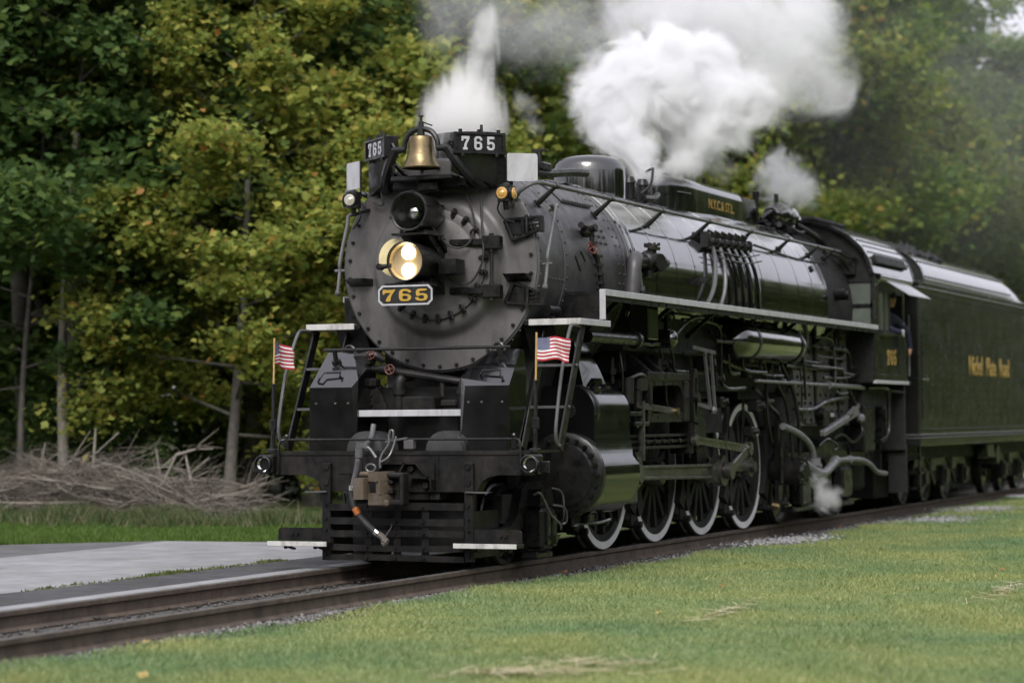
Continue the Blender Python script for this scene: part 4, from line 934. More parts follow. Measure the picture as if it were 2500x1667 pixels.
# brake shoes against the wheel rims, spring rigging above the axle boxes
for i in range(4):
    y = 1.854*i
    for s_ in (1, -1):
        for e, a0, a1 in ((-1, -32, 34), (1, -30, 30)):
            pts = [(math.cos(R(a))*r*e, math.sin(R(a))*r) for r, aa_ in ((.80, np.linspace(a0, a1, 7)), (.99, np.linspace(a1, a0, 7))) for a in aa_]
            b = MB().prism([(y+p, .877+q) for p, q in pts], (s_*.80, 0, 0), (0, 1, 0), (0, 0, 1), (s_*.10, 0, 0)); b.bar((s_*.87, y+e*.93, .9), (s_*.87, y+e*.90, 1.7), .05, .07)
            P(b, 'brake_shoe', matte)
        b = MB()
        for q in range(5): b.span((s_*.72, y-.46+q*.05, 1.80+q*.035), (s_*.84, y+.46-q*.05, 1.83+q*.035))
        b.span((s_*.74, y-.06, 1.5), (s_*.82, y+.06, 1.8)); P(b, 'leaf_spring', matte)
    P(MB().prism([(y-.55, 1.35), (y+.55, 1.35), (y+.50, 1.75), (y-.50, 1.75)], (.90, 0, 0), (0, 1, 0), (0, 0, 1), (.03, 0, 0)) if i in (0, 1, 2) else MB().span((.86, y-.5, 1.80), (.9, y+.9, 2.0)), 'gear_support_plate', matte)
# pipe runs under the near running board
prg = np.random.default_rng(99)
for k in range(26):
    y0 = prg.uniform(-.6, 8.5); L_ = prg.uniform(.8, 2.6); x = prg.uniform(1.10, 1.32); z0 = prg.uniform(2.1, 2.85); z1 = z0-prg.uniform(.05, .9) if prg.random() < .6 else z0-.03
    y1 = min(y0+L_, 10.0); ym = y0+(y1-y0)*prg.uniform(.3, .8)
    b = MB().tube([(x, y0, z0), (x+.02, ym-.1, z0-.02), (x+.03, ym+.05, (z0*.6+z1*.4)), (x+.02, ym+.15, z1+.02), (x, y1, z1)], prg.uniform(.012, .028), 6, 4)
    if prg.random() < .5: b.ball((x+.02, ym+.02, z0-.03), .05, 8)
    P(b, 'pipe_run', satin if prg.random() < .75 else pipeg)
for y, z, sz in ((.95, 2.2, .16), (2.75, 2.25, .2), (3.2, 2.05, .16), (4.6, 2.15, .14), (5.7, 2.2, .18), (3.4, 1.75, .14), (5.0, 1.7, .16), (6.3, 1.9, .14), (2.4, 1.2, .12), (4.75, 1.35, .14)):
    P(MB().box((1.16, y, z), (sz, sz*1.3, sz), None, .02).cyl((1.2, y, z), (1.2+sz*.6, y+.02, z+.02), sz*.3, n=10), 'equipment_box', satin)
# springs, brakes and dark undergear between the drivers
for s_ in (1, -1):
    for i in range(5):
        y = -.93+1.854*i
        b = MB().hull([(s_*x, y+dy, z) for x in (.70, .86) for dy, z in ((-.10, .25), (.06, .25), (-.06, 1.1), (.08, 1.1), (-.14, .6), (.12, .6))]); b.bar((s_*.80, y, .9), (s_*.80, y+.05, .22), .07, .09); b.cyl((s_*.70, y+.03, .26), (s_*.95, y+.03, .26), .04, n=8); b.span((s_*.72, y-.16, .30), (s_*.84, y-.06, .75), .03)
        P(b, 'brake_hanger', matte)
b = MB()
for x in (1.05,): b.tube([(x, 5.3, 1.95), (x+.05, 5.9, 1.7), (x+.1, 6.25, 1.5), (x+.1, 6.3, 1.0), (x+.1, 6.3, .6)], .03, 8)
b.span((1.0, 6.45, .30), (1.06, 6.52, 1.6)); b.span((1.0, 6.2, .28), (1.22, 6.3, .36)); b.cyl((1.2, 6.1, .34), (1.3, 6.1, .34), .03)
P(b, 'sand_pipe', satin)
P(MB().cyl((1.1, 6.0, .32), (1.2, 6.0, .30), .045, n=10), 'brass_nozzle', brass)

# ---- leading truck
lt = empty('leading_truck'); lt.parent = loco; lt.location = loco_off
for s_ in (1, -1):
    wv = MB().lathe([(0, .08), (.10, .08), (.12, .05), (.33, .02), (.36, .06), (.415, .068), (.42, .05), (.42, -.03), (.445, -.045), (.445, -.07), (.0, -.07)], (s_*.742, -3.0, .42), (s_, 0, 0), n=48)
    P(wv, 'wheel', satin, lt)
    fr = [(-3.62, .40), (-3.30, .42), (-3.12, .52), (-2.98, .80), (-2.86, .87), (-2.40, .87), (-2.32, .78), (-2.32, .25), (-2.42, .12), (-2.78, .10), (-2.85, .22), (-2.88, .66), (-2.98, .40), (-3.2, .28), (-3.62, .27)]
    P(MB().prism(fr, (s_*.90, 0, 0), (0, 1, 0), (0, 0, 1), (s_*.10, 0, 0)), 'truck_frame', satin, lt, smooth=40)
    b = MB().span((s_*.96, -2.84, .15), (s_*1.18, -2.46, .60), .04); b.hull([(s_*x, y, z) for x in (.95, 1.15) for y, z in ((-2.86, .62), (-2.44, .62), (-2.8, .80), (-2.5, .82))]); b.span((s_*1.16, -2.80, .20), (s_*1.22, -2.70, .55), .01); b.span((s_*1.16, -2.62, .18), (s_*1.21, -2.5, .52), .01); b.hull([(s_*x, y, z) for x, y, z in ((1.1, -2.8, .28), (1.28, -2.72, .30), (1.1, -2.5, .28), (1.26, -2.52, .31), (1.12, -2.75, .20), (1.22, -2.55, .20))]); b.span((s_*.92, -2.84, .05), (s_*1.12, -2.40, .13), .02)
    P(b, 'journal_box', satin, lt)
    b = MB().tube([(s_*1.10, -2.9, .74), (s_*1.16, -2.88, .76), (s_*1.19, -2.80, .66), (s_*1.22, -2.70, .52), (s_*1.26, -2.55, .42), (s_*1.25, -2.5, .36)], .014, 6); b.tube([(s_*1.16, -2.5, .62), (s_*1.22, -2.3, .58), (s_*1.2, -2.2, .44), (s_*1.16, -2.22, .4)], .014, 6); b.tube([(s_*1.1, -2.4, .80), (s_*1.15, -2.2, .74), (s_*1.15, -2.15, .5), (s_*1.1, -2.1, .42)], .012, 6)
    P(b, 'truck_cable', pipeg, lt)
P(MB().span((-.45, -2.3, .22), (-.40, 11.8, .85)).span((.40, -2.3, .22), (.45, 11.8, .85)), 'wheel_gap_shade_plate', matte)  # added dark plates that close off the bright view between the wheels
P(MB().cyl((-.7, -3.0, .42), (.7, -3.0, .42), .08).span((-.9, -3.3, .45), (.9, -2.7, .75)), 'truck_bolster', matte, lt)

# ---- trailing truck, injector pipes and fittings under the firebox
tt = empty('trailing_truck'); tt.parent = loco; tt.location = loco_off
for s_ in (1, -1):
    for y, r in ((7.35, .46), (9.65, .55)):
        P(MB().lathe([(0, .08), (.12, .08), (.14, .03), (r-.10, .02), (r-.06, .06), (r-.01, .068), (r, .05), (r, -.03), (r+.025, -.045), (r+.025, -.07), (0, -.07)], (s_*.742, y, r), (s_, 0, 0), n=48), 'wheel', satin, tt)
    fr = [(6.55, 1.05), (7.4, 1.02), (8.2, 1.04), (8.45, 1.18), (9.9, 1.16), (10.15, 1.0), (10.2, .80), (9.9, .72), (9.3, .70), (8.6, .92), (7.6, .85), (7.0, .62), (6.6, .62)]
    P(MB().prism(fr, (s_*1.0, 0, 0), (0, 1, 0), (0, 0, 1), (s_*.12, 0, 0)), 'truck_frame', satin, tt)
    P(MB().span((s_*1.02, 7.1, .26), (s_*1.22, 7.6, .70), .04).span((s_*1.02, 9.4, .32), (s_*1.22, 9.95, .78), .04).span((s_*.95, 6.9, .18), (s_*1.15, 10.3, .26), .02), 'journal_box', satin, tt)
    b = MB().hull([(s_*x, y, z) for x in (1.08, 1.12) for y, z in ((9.9, 1.18), (11.8, 1.05), (11.8, .75), (10.1, .80))]); b.span((s_*1.05, 11.72, .66), (s_*1.22, 11.8, 1.1), .01); P(b, 'cradle_end', satin)
    b = MB().cyl((s_*.95, 6.62, .78), (s_*1.40, 6.55, .78), .20, n=24); b.cyl((s_*1.38, 6.55, .78), (s_*1.44, 6.54, .78), .15, .10, n=20); b.cyl((s_*1.1, 6.6, .98), (s_*1.1, 6.6, 1.2), .06, n=12)
    for k in range(8): a = k*math.pi/4; b.bolt((s_*1.40, 6.55+.17*math.cos(a), .78+.17*math.sin(a)), (s_, 0, 0), .022, .03)
    P(b, 'feed_pump', satin)
    P(MB().tube([(s_*1.28, 6.85, .92), (s_*1.36, 7.2, .78), (s_*1.38, 7.65, .72), (s_*1.38, 8.1, .82), (s_*1.36, 8.45, .90)], .064, 14), 'injector_elbow', pipel)
    P(MB().tube([(s_*1.36, 8.40, .89), (s_*1.36, 9.0, .90), (s_*1.36, 9.9, .88), (s_*1.35, 10.5, .80), (s_*1.34, 11.0, .67), (s_*1.33, 11.6, .63)], .042, 12).cyl((s_*1.36, 8.35, .885), (s_*1.36, 8.45, .895), .075, n=14).cyl((s_*1.36, 9.2, .9), (s_*1.36, 9.28, .9), .058, n=14), 'injector_pipe', pipel)
    P(MB().tube([(s_*1.26, 6.0, 1.42), (s_*1.30, 6.7, 1.30), (s_*1.33, 7.2, 1.10), (s_*1.33, 7.35, .85)], .05, 10).cyl((s_*1.33, 7.33, .95), (s_*1.33, 7.34, .85), .10, n=12).box((s_*1.3, 7.45, .80), (.18, .3, .16), None, .03), 'suction_pipe', pipel)
    b = MB().cyl((s_*1.30, 4.6, 2.04), (s_*1.30, 8.3, 2.02), .024, n=8); b.cyl((s_*1.30, 8.3, 2.02), (s_*1.30, 10.45, 2.00), .038, n=8); b.cyl((s_*1.3, 8.28, 2.02), (s_*1.3, 8.36, 2.02), .055, n=10); P(b, 'blow_down_pipe', pipel)
    b = MB().bar((s_*1.28, 8.0, 1.30), (s_*1.28, 10.0, 1.62), .10, .10, bev=.02); b.bar((s_*1.30, 9.4, 1.56), (s_*1.30, 10.0, 1.72), .06, .07); b.ball((s_*1.30, 10.15, 1.52), .08, 10); P(b, 'grate_shaker', pipel)
    b = MB()
    b.tube([(s_*1.30, 10.1, 1.5), (s_*1.34, 10.1, 1.3), (s_*1.33, 9.6, 1.16), (s_*1.32, 9.0, 1.28), (s_*1.32, 8.5, 1.22)], .022, 6); b.tube([(s_*1.25, 7.9, 1.12), (s_*1.28, 8.3, 1.22), (s_*1.3, 8.8, 1.1), (s_*1.28, 8.6, 1.05)], .018, 6)
    b.tube([(s_*1.25, 8.2, 2.13), (s_*1.3, 9.3, 2.14), (s_*1.3, 10.2, 2.25)], .022, 6); b.tube([(s_*1.24, 5.4, 2.2), (s_*1.26, 6.1, 1.8), (s_*1.27, 6.35, 1.3), (s_*1.27, 6.45, .95)], .025, 6); b.tube([(s_*1.24, 6.0, 2.3), (s_*1.26, 6.55, 1.9), (s_*1.27, 6.75, 1.5), (s_*1.27, 6.8, 1.0)], .03, 6)
    b.tube([(s_*1.22, 6.7, 1.66), (s_*1.24, 7.6, 1.66), (s_*1.25, 8.4, 1.78), (s_*1.25, 9.8, 1.86)], .03, 6); b.tube([(s_*1.22, 9.0, 2.85), (s_*1.26, 9.05, 2.3), (s_*1.28, 9.5, 2.0), (s_*1.3, 9.9, 1.7)], .03, 6)
    b.box((s_*1.22, 8.2, 1.55), (.16, .3, .25), None, .03); b.cyl((s_*1.2, 8.0, 1.6), (s_*1.32, 8.0, 1.6), .08, n=12); b.box((s_*1.22, 9.0, 2.3), (.12, .2, .3), None, .02); b.ball((s_*1.24, 9.35, 2.55), .07, 8); b.ball((s_*1.22, 8.75, 1.55), .08, 8)
    b.tube([(s_*1.20, 4.6, 2.3), (s_*1.24, 5.2, 2.28), (s_*1.24, 5.3, 1.6), (s_*1.22, 5.6, 1.2)], .025, 6); b.tube([(s_*1.2, 3.4, 2.3), (s_*1.2, 4.2, 2.2), (s_*1.2, 5.2, 2.15)], .03, 6)
    P(b, 'firebox_pipework', satin)
    b = MB().span((s_*1.0, 10.25, 1.0), (s_*1.35, 10.9, 1.72), .03); b.tube([(s_*1.35, 10.4, 2.0), (s_*1.45, 11.0, 2.0), (s_*1.46, 11.3, 1.9), (s_*1.46, 11.3, 1.3), (s_*1.4, 11.0, 1.15)], .035, 8); b.box((s_*1.3, 11.5, 1.45), (.2, .35, .5), None, .03); P(b, 'stoker_engine', satin)

# ---- cab
cab = empty('cab'); cab.parent = loco; cab.location = loco_off
roofp = [(1.56, 3.78), (1.50, 3.98), (1.38, 4.18), (1.18, 4.37), (.90, 4.52), (.55, 4.62), (.2, 4.665), (0, 4.67)]
roofp = roofp+[(-x, z) for x, z in roofp[-2::-1]]
def loft(prof, y0, y1, th=.03):
    m = MB(); n = len(prof)
    vs = [(x, y, z) for y in (y0, y1) for x, z in prof]; m.add(vs, [(i, i+1, n+i+1, n+i) for i in range(n-1)])
    ins = [(x*(1-th/1.5), z-th) for x, z in prof]
    vs = [(x, y, z) for y in (y0, y1) for x, z in ins]; o = len(m.v); m.add(vs, [(i+1, i, n+i, n+i+1) for i in range(n-1)])
    for yy in (0, 1): m.f += [(yy*n+i, yy*n+i+1, o+yy*n+i+1, o+yy*n+i) for i in range(n-1)]
    m.f += [(0, n, o+n, o), (n-1, 2*n-1, o+2*n-1, o+n-1)]
    return m
cr_ = P(loft(roofp, 10.02, 12.75), 'roof', gloss, cab)
P(loft([(x*1.004, z+.006) for x, z in roofp], 10.0, 10.06, .04), 'roof_edge', satin, cr_)
P(loft([(x*1.004, z+.006) for x, z in roofp], 12.72, 12.78, .04), 'roof_edge', satin, cr_)
b = MB()
for y in np.arange(10.3, 12.7, .17):
    for i in (1, 2, 3, 4):
        for t in (.2, .7):
            x = roofp[i][0]*(1-t)+roofp[i+1][0]*t; z = roofp[i][1]*(1-t)+roofp[i+1][1]*t
            b.bolt((x, y, z), (x*.5, 0, 1), .02, .014)
P(b, 'rivet_row', gloss, cr_, kind='stuff')
P(MB().hull([(1.46, y, 4.06) for y in (10.35, 12.3)]+[(1.53, y, 3.93) for y in (10.35, 12.3)]+[(1.57, y, 3.95) for y in (10.35, 12.3)]+[(1.5, y, 4.08) for y in (10.35, 12.3)]), 'ventilator_slot', matte, cr_)
P(MB().span((-.6, 10.5, 4.66), (.5, 12.4, 4.73), .02), 'roof_hatch', matte, cr_)
# side sheets with window opening
for s_ in (1, -1):
    outer = [(10.12, 2.10), (12.28, 2.10), (12.28, 2.85), (12.12, 2.85), (12.12, 3.78), (10.12, 3.78)]
    hole = [(10.42, 2.88), (11.98, 2.88), (11.98, 3.56), (10.42, 3.56)]
    sd2 = P(MB().prism(outer, (s_*1.545, 0, 0), (0, 1, 0), (0, 0, 1), (-s_*.03, 0, 0), [hole]), 'side_sheet', tgreen, cab, smooth=0)
    P(MB().span((s_*1.52, 10.12, 2.06), (s_*1.565, 12.30, 2.115), .004), 'white_edge', white, sd2)
    P(MB().span((s_*1.54, 10.4, 2.83), (s_*1.62, 12.05, 2.87), .006), 'arm_rest', satin, sd2)
    b = MB()
    for y0, y1 in ((10.42, 10.47), (10.80, 10.84), (11.12, 11.18)): b.span((s_*1.51, y0, 2.88), (s_*1.54, y1, 3.56))
    b.span((s_*1.51, 10.42, 3.50), (s_*1.54, 11.98, 3.56)); P(b, 'window_frame', satin, sd2)
    for y0, y1 in ((10.47, 10.80), (10.84, 11.12)): P(MB().span((s_*1.52, y0, 2.90), (s_*1.526, y1, 3.50)), 'window_pane', glassp, sd2)
    b = MB().hull([(s_*x, y, z) for y in (10.75, 12.2) for x, z in ((1.555, 3.70), (1.96, 3.44), (1.555, 3.715), (1.96, 3.455))]); P(b, 'awning', mat('awning_grey', (.34, .34, .37), .5), sd2)
    P(MB().cyl((s_*1.575, 10.3, 3.73), (s_*1.575, 12.4, 3.73), .05, n=12), 'rain_gutter', alu if False else gloss, sd2)
    b = MB()
    for y in np.arange(10.2, 12.2, .16): b.bolt((s_*1.545, y, 2.2), (s_, 0, 0), .013, .008); b.bolt((s_*1.545, y, 2.76), (s_, 0, 0), .013, .008)
    for z in np.arange(2.25, 3.7, .12): b.bolt((s_*1.545, 10.2, z), (s_, 0, 0), .013, .008)
    P(b, 'rivet_row', tgreen, sd2, kind='stuff')
    P(MB().span((s_*1.0, 12.2, 1.0), (s_*1.5, 12.3, 2.1)).span((s_*1.2, 12.3, .3), (s_*1.5, 12.36, 1.1)), 'cab_step', matte, sd2)
    b = MB()
    for z0, z1 in ((3.30, 3.62), (2.97, 3.24)): b.span((s_*1.16, 10.095, z0), (s_*1.50, 10.10, z1), 0)
    P(b, 'front_window', glassp, cab)
    b = MB()
    for z in (2.95, 3.255, 3.285, 3.64): b.span((s_*1.13, 10.08, z-.015), (s_*1.53, 10.10, z+.015))
    b.span((s_*1.13, 10.08, 2.95), (s_*1.16, 10.1, 3.65)); b.span((s_*1.50, 10.08, 2.95), (s_*1.53, 10.1, 3.65)); P(b, 'front_window_frame', satin, cab)
    b = MB().cyl((s_*1.60, 12.18, 2.2), (s_*1.60, 12.18, 3.2), .016, n=8); P(b, 'cab_grab_rail', pipeg, cab)
sec = roofp+[(-1.52, 2.1), (1.52, 2.1)]
P(MB().prism(sec, (0, 10.11, -.02), (1, 0, 0), (0, 0, 1), (0, .03, 0)), 'front_sheet', matte, cab, smooth=0)
P(MB().span((-1.5, 10.15, 2.06), (1.5, 12.7, 2.12)).span((-1.3, 10.15, 2.12), (1.3, 10.4, 4.2)), 'cab_floor', matte, cab)
digits('numeral', goldd, cab, (1.546, 10.92, 2.36), (0, 1, 0), (0, 0, 1), .24, .82, .06, .006)
b = MB().box((1.15, 10.06, 3.9), (.25, .08, .3), None, .01); b.tube([(.9, 9.6, 4.1), (1.1, 9.9, 4.0), (1.2, 10.05, 3.8)], .03, 6); b.tube([(1.155, 9.5, 4.085), (1.2, 9.8, 4.02), (1.3, 10.05, 3.98)], .02, 6); P(b, 'cab_front_piping', satin, cab)
b = MB().tube([(1.3, 10.4, 1.95), (1.4, 11.2, 1.97), (1.5, 12.2, 1.93)], .022, 6); b.span((.9, 10.3, 1.7), (1.3, 12.5, 2.0)); P(b, 'under_cab_frame', matte, cab)

# ================================================================== TENDER
ten = empty('tender', (0, 13.06, 0), label='glossy black coal tender with gold lettering coupled behind the locomotive cab', cat='tender')
t_off = Vector((0, -13.06, 0))
def T(mb, name, m, parent=None, smooth=34, kind=None):
    o = mb.build(name, m, parent or ten, smooth)
    if parent is None: o.location = t_off
    if kind: o['kind'] = kind
    return o
Y0, Y1 = 13.06, 27.5
tb_ = T(MB().span((-1.55, Y0, 1.22), (1.55, Y1, 3.70), .02), 'tank', tgreen)
b = MB().span((-1.57, Y0-.02, 1.05), (1.57, Y1+.1, 1.17), .008); T(b, 'sill', tgreen)
for z in (1.185, 1.235): T(MB().span((-1.585, Y0-.02, z-.014), (1.585, Y1, z+.014), .005), 'lower_rail', pipeg)
T(MB().span((-1.575, Y0, 3.685), (1.575, Y1, 3.715), .008), 'upper_moulding', pipeg)
T(MB().span((-1.565, Y0, 3.70), (1.565, Y1, 3.80), .01), 'coaming', tgreen)
sec = [(1.55, 3.80), (1.545, 3.90), (1.50, 4.04), (1.40, 4.17), (1.25, 4.28), (1.05, 4.36), (.95, 4.37)]
for s_ in (1, -1):
    m = MB(); n = len(sec)
    ys = [13.5, 14, 20.6, 21.2, 21.7, 22.0]; sc2 = [1, 1, 1, .85, .5, .12]
    vs = []
    for y, k in zip(ys, sc2):
        for x, z in sec: vs.append((s_*(1.55-(1.55-x)*(.4+.6*k)), y, 3.80+(z-3.80)*k))
    m.add(vs, [(j*n+i, j*n+i+1, (j+1)*n+i+1, (j+1)*n+i) for j in range(len(ys)-1) for i in range(n-1)])
    bs = T(m, 'bunker_side', gloss, smooth=60)
    b = MB()
    for y in np.arange(13.7, 21.0, .24):
        for i in (1, 3, 5): b.bolt((s_*sec[i][0], y, sec[i][1]), (s_*(.3+sec[i][0]-1), 0, .5), .024, .02)
    T(b, 'rivet_row', gloss, bs, kind='stuff')
T(MB().prism([(-x, z) for x, z in sec]+[(x, z) for x, z in sec[::-1]], (0, 13.55, 0), (1, 0, 0), (0, 0, 1), (0, .05, 0)), 'bunker_front', matte)
T(MB().prism([(-x, z) for x, z in sec]+[(x, z) for x, z in sec[::-1]], (0, 21.0, -.15), (1, 0, 0), (0, 0, 1), (0, .05, 0)), 'bunker_rear', matte)
nc = 1500
V = []; Fc = []
for k in range(nc):
    x = rng.uniform(-1.15, 1.15); y = rng.uniform(13.6, 20.9); z = 4.15+.42*math.cos(x*1.1)*math.exp(-((y-15.5)/3.2)**2)+rng.uniform(-.06, .05)
    c = Vector((x, y, z)); r = rng.uniform(.06, .14); o = len(V)
    for d in ((1, 0, 0), (-1, 0, 0), (0, 1, 0), (0, -1, 0), (0, 0, 1), (0, 0, -1)): V.append(tuple(c+Vector(d)*r*rng.uniform(.7, 1.3)+Vector(rng.normal(0, .015, 3))))
    Fc += [(o+a, o+b2, o+c2) for a, b2, c2 in ((0, 2, 4), (2, 1, 4), (1, 3, 4), (3, 0, 4), (2, 0, 5), (1, 2, 5), (3, 1, 5), (0, 3, 5))]
co = fastmesh('coal_heap', np.array(V), np.array(Fc), coalm, ten); co.location = t_off; co['kind'] = 'stuff'
b = MB()
for y in np.arange(13.2, 24.5, .0+.115):
    for z in (1.33, 3.58): b.bolt((1.55, y, z), (1, 0, 0), .014, .010, 5)
for y in np.arange(13.45, 24.5, .62):
    for z in np.arange(1.5, 3.5, .145): b.bolt((1.55, y, z), (1, 0, 0), .014, .010, 5)
for y in (13.14, 13.22):
    for z in np.arange(1.4, 3.6, .075): b.bolt((1.55, y, z), (1, 0, 0), .012, .008, 5)
T(b, 'rivet_row', tgreen, tb_, kind='stuff')
M_side = Matrix(((0, 0, 1, 1.553), (1, 0, 0, 18.95), (0, 1, 0, 2.44), (0, 0, 0, 1)))
for wd_, yc_ in (('Nickel', 17.62), ('Plate', 19.0), ('Road', 20.25)):
    M_side = Matrix(((0, 0, 1, 1.553), (1, 0, 0, yc_), (0, 1, 0, 2.44), (0, 0, 0, 1)))
    lettering(wd_, .50, goldd, 'lettering', ten, Matrix.Translation(t_off) @ M_side, squash=.92)
for s_ in (1, -1):
    b = MB()
    for z in (.34, .60, .85): b.span((s_*1.25, 13.2, z-.015), (s_*1.52, 13.5, z+.015))
    b.span((s_*1.25, 13.2, .3), (s_*1.29, 13.26, 1.1)); b.span((s_*1.48, 13.2, .3), (s_*1.52, 13.26, 1.1)); T(b, 'corner_step', satin)
    T(MB().cyl((s_*1.585, 13.15, 1.5), (s_*1.585, 13.15, 2.9), .016, n=8).cyl((s_*1.585, 13.1, 2.16), (s_*1.585, 13.6, 2.16), .014, n=8), 'grab_rail', satin)
    for yc in (16.6, 23.6):
        tr = T(MB().prism([(yc-2.15, .62), (yc-1.9, .86), (yc-.4, .80), (yc, .92), (yc+.4, .80), (yc+1.9, .86), (yc+2.15, .62), (yc+1.5, .40), (yc+.9, .5), (yc, .36), (yc-.9, .5), (yc-1.5, .40)], (s_*.98, 0, 0), (0, 1, 0), (0, 0, 1), (s_*.12, 0, 0)), 'truck_frame', satin)
        for dy in (-1.65, 0, 1.65):
            T(MB().lathe([(0, .08), (.12, .08), (.14, .03), (.36, .02), (.40, .06), (.45, .068), (.46, .05), (.46, -.03), (.485, -.045), (.485, -.07), (0, -.07)], (s_*.742, yc+dy, .46), (s_, 0, 0), n=40), 'wheel', satin, tr)
            T(MB().span((s_*1.0, yc+dy-.17, .30), (s_*1.2, yc+dy+.17, .66), .03).hull([(s_*x, yc+dy+q, z) for x in (1.15, 1.24) for q in (-.13, .13) for z in (.36, .60)]), 'journal_box', frameb, tr)
        for dy in (-.85, .85): T(MB().span((s_*1.02, yc+dy-.2, .55), (s_*1.16, yc+dy+.2, .95), .04).bar((s_*1.1, yc+dy-.5, .9), (s_*1.1, yc+dy+.3, .35), .05, .07), 'spring_set', satin, tr)
T(MB().span((-.64, 13.5, .16), (.64, 26.8, .85)), 'sill_light_block', matte)  # added dark block, widened to stop light showing through behind the trucks
T(MB().span((-1.2, 13.3, .8), (1.2, 27, 1.05)).span((-.6, 12.4, .75), (.6, 13.4, 1.1)), 'underframe', matte)
b = MB().hull([(1.25, y, z) for y, z in ((19.0, 1.0), (19.0, .75), (19.8, .72), (19.6, 1.0))]+[(1.45, y, z) for y, z in ((19.0, 1.0), (19.1, .78), (19.8, .75), (19.6, 1.0))]); b.cyl((1.0, 20.3, .8), (1.4, 20.3, .8), .18, n=16); T(b, 'brake_cylinder', satin)

# ================================================================== FLAGS
def flag_mat():
    m = bpy.data.materials.new('flag_cloth'); m.use_nodes = True; t = m.node_tree; N = t.nodes; L = t.links; b = N['Principled BSDF']
    b.inputs['Roughness'].default_value = .85
    uv = N.new('ShaderNodeUVMap'); sp = N.new('ShaderNodeSeparateXYZ'); L.new(uv.outputs[0], sp.inputs[0])
    def M(op, a, bb=None):
        n = N.new('ShaderNodeMath'); n.operation = op
        for i, v in enumerate((a, bb)):
            if v is None: continue
            if isinstance(v, (int, float)): n.inputs[i].default_value = v
            else: L.new(v, n.inputs[i])
        return n.outputs[0]
    u, v = sp.outputs[0], sp.outputs[1]
    stripe = M('MODULO', M('FLOOR', M('MULTIPLY', M('SUBTRACT', 1.0, v), 12.999)), 2.0)
    canton = M('MULTIPLY', M('LESS_THAN', u, .4), M('GREATER_THAN', v, 6/13))
    cu2 = M('MULTIPLY', u, 1/.4*5.5); cv2 = M('MULTIPLY', M('SUBTRACT', v, 6/13), 13/7*4.5)
    def dots(ou, ov):
        fu = M('SUBTRACT', M('FRACT', M('ADD', cu2, ou)), .5); fv = M('SUBTRACT', M('FRACT', M('ADD', cv2, ov)), .5)
        return M('LESS_THAN', M('ADD', M('MULTIPLY', fu, fu), M('MULTIPLY', fv, fv)), .026)
    star = M('MAXIMUM', dots(0, 0), dots(.5, .5))
    def mix(f, a, bb):
        n = N.new('ShaderNodeMix'); n.data_type = 'RGBA'; L.new(f, n.inputs['Factor'])
        for k, q in (('A', a), ('B', bb)):
            if isinstance(q, tuple): n.inputs[k].default_value = (*q, 1)
            else: L.new(q, n.inputs[k])
        return n.outputs['Result']
    st = mix(stripe, (.42, .022, .035), (.72, .72, .74)); ca = mix(star, (.022, .028, .12), (.72, .72, .74))
    L.new(mix(canton, st, ca), b.inputs['Base Color'])
    return m
fm = flag_mat()
def flag(base, direction, label, amp, seed, droop):
    base = Vector(base); d = Vector(direction).normalized(); pn = Vector((-d.y, d.x, 0))
    root = empty('flag', tuple(base), label=label, cat='flag', group='flags on the pilot deck')
    b = MB().tube([(0, 0, 0), (.01, .0, .3), (.015, 0, .72)], [.03, .022, .02], 8); b.box((.0, 0, .0), (.1, .1, .05), None, .01); b.box((.01, 0, .28), (.07, .05, .12), None, .01); b.build('socket', satin, root)
    MB().cyl((.015, 0, .70), (.028, 0, 1.21), .011, n=8).build('staff', woodst, root)
    NU, NV = 34, 18; W2, H2 = .36, .235; V = []; uvs = []
    for j in range(NV+1):
        for i in range(NU+1):
            u, v = i/NU, j/NV
            off = amp*(.25+u)*u*math.sin(u*8.5+seed+v*1.6)+.012*math.sin(v*9+u*5)*u
            dz = droop*u*u*(1.2-v*.4)+.012*math.sin(u*7+seed)
            p = Vector((.026, 0, .93))+d*(u*W2*(1-amp*.6))+pn*off+Vector((0, 0, v*H2-dz)); V.append(p); uvs.append((u, v))
    F_ = [(j*(NU+1)+i, j*(NU+1)+i+1, (j+1)*(NU+1)+i+1, (j+1)*(NU+1)+i) for j in range(NV) for i in range(NU)]
    me = bpy.data.meshes.new('cloth'); me.from_pydata(V, [], F_); ul = me.uv_layers.new(name='UVMap')
    for l in me.loops: ul.data[l.index].uv = uvs[l.vertex_index]
    me.polygons.foreach_set('use_smooth', np.ones(len(me.polygons), bool)); me.materials.append(fm)
    o = bpy.data.objects.new('cloth', me); COL.objects.link(o); o.parent = root
flag((1.50, -3.84, 1.225), (.85, .53, 0), 'flag flying open on a wooden staff beside the near-side ladder', .085, .4, .02)
flag((-1.535, -3.84, 1.225), (-.08, .99, 0), 'flag seen nearly edge-on, curling around its staff at the far corner of the pilot deck', .07, 2.0, .04)

# ================================================================== PERSON in the cab window
per = empty('person', (1.0, 11.55, 2.12), label='person in dark navy jacket and grey gloves leaning out of the cab side window', cat='person')
me = bpy.data.meshes.new('body'); joints = {}
J = [('pel', (.0, .1, .42), .17), ('waist', (.12, .08, .66), .15), ('chest', (.30, .02, .94), .17), ('neckb', (.36, -.02, 1.08), .10), ('neck', (.40, -.05, 1.16), .06),
     ('shL', (.47, .20, 1.00), .085), ('elL', (.64, .34, .80), .06), ('wrL', (.66, .42, .60), .042), ('haL', (.66, .44, .50), .045),
     ('shR', (.30, -.20, 1.00), .085), ('elR', (.52, -.34, .82), .06), ('wrR', (.62, -.22, .78), .042), ('haR', (.66, -.14, .77), .045),
     ('hipL', (.02, .25, .38), .13), ('knL', (.06, .30, .0+.02), .09), ('hipR', (.02, -.06, .38), .13), ('knR', (.06, -.10, .02), .09)]
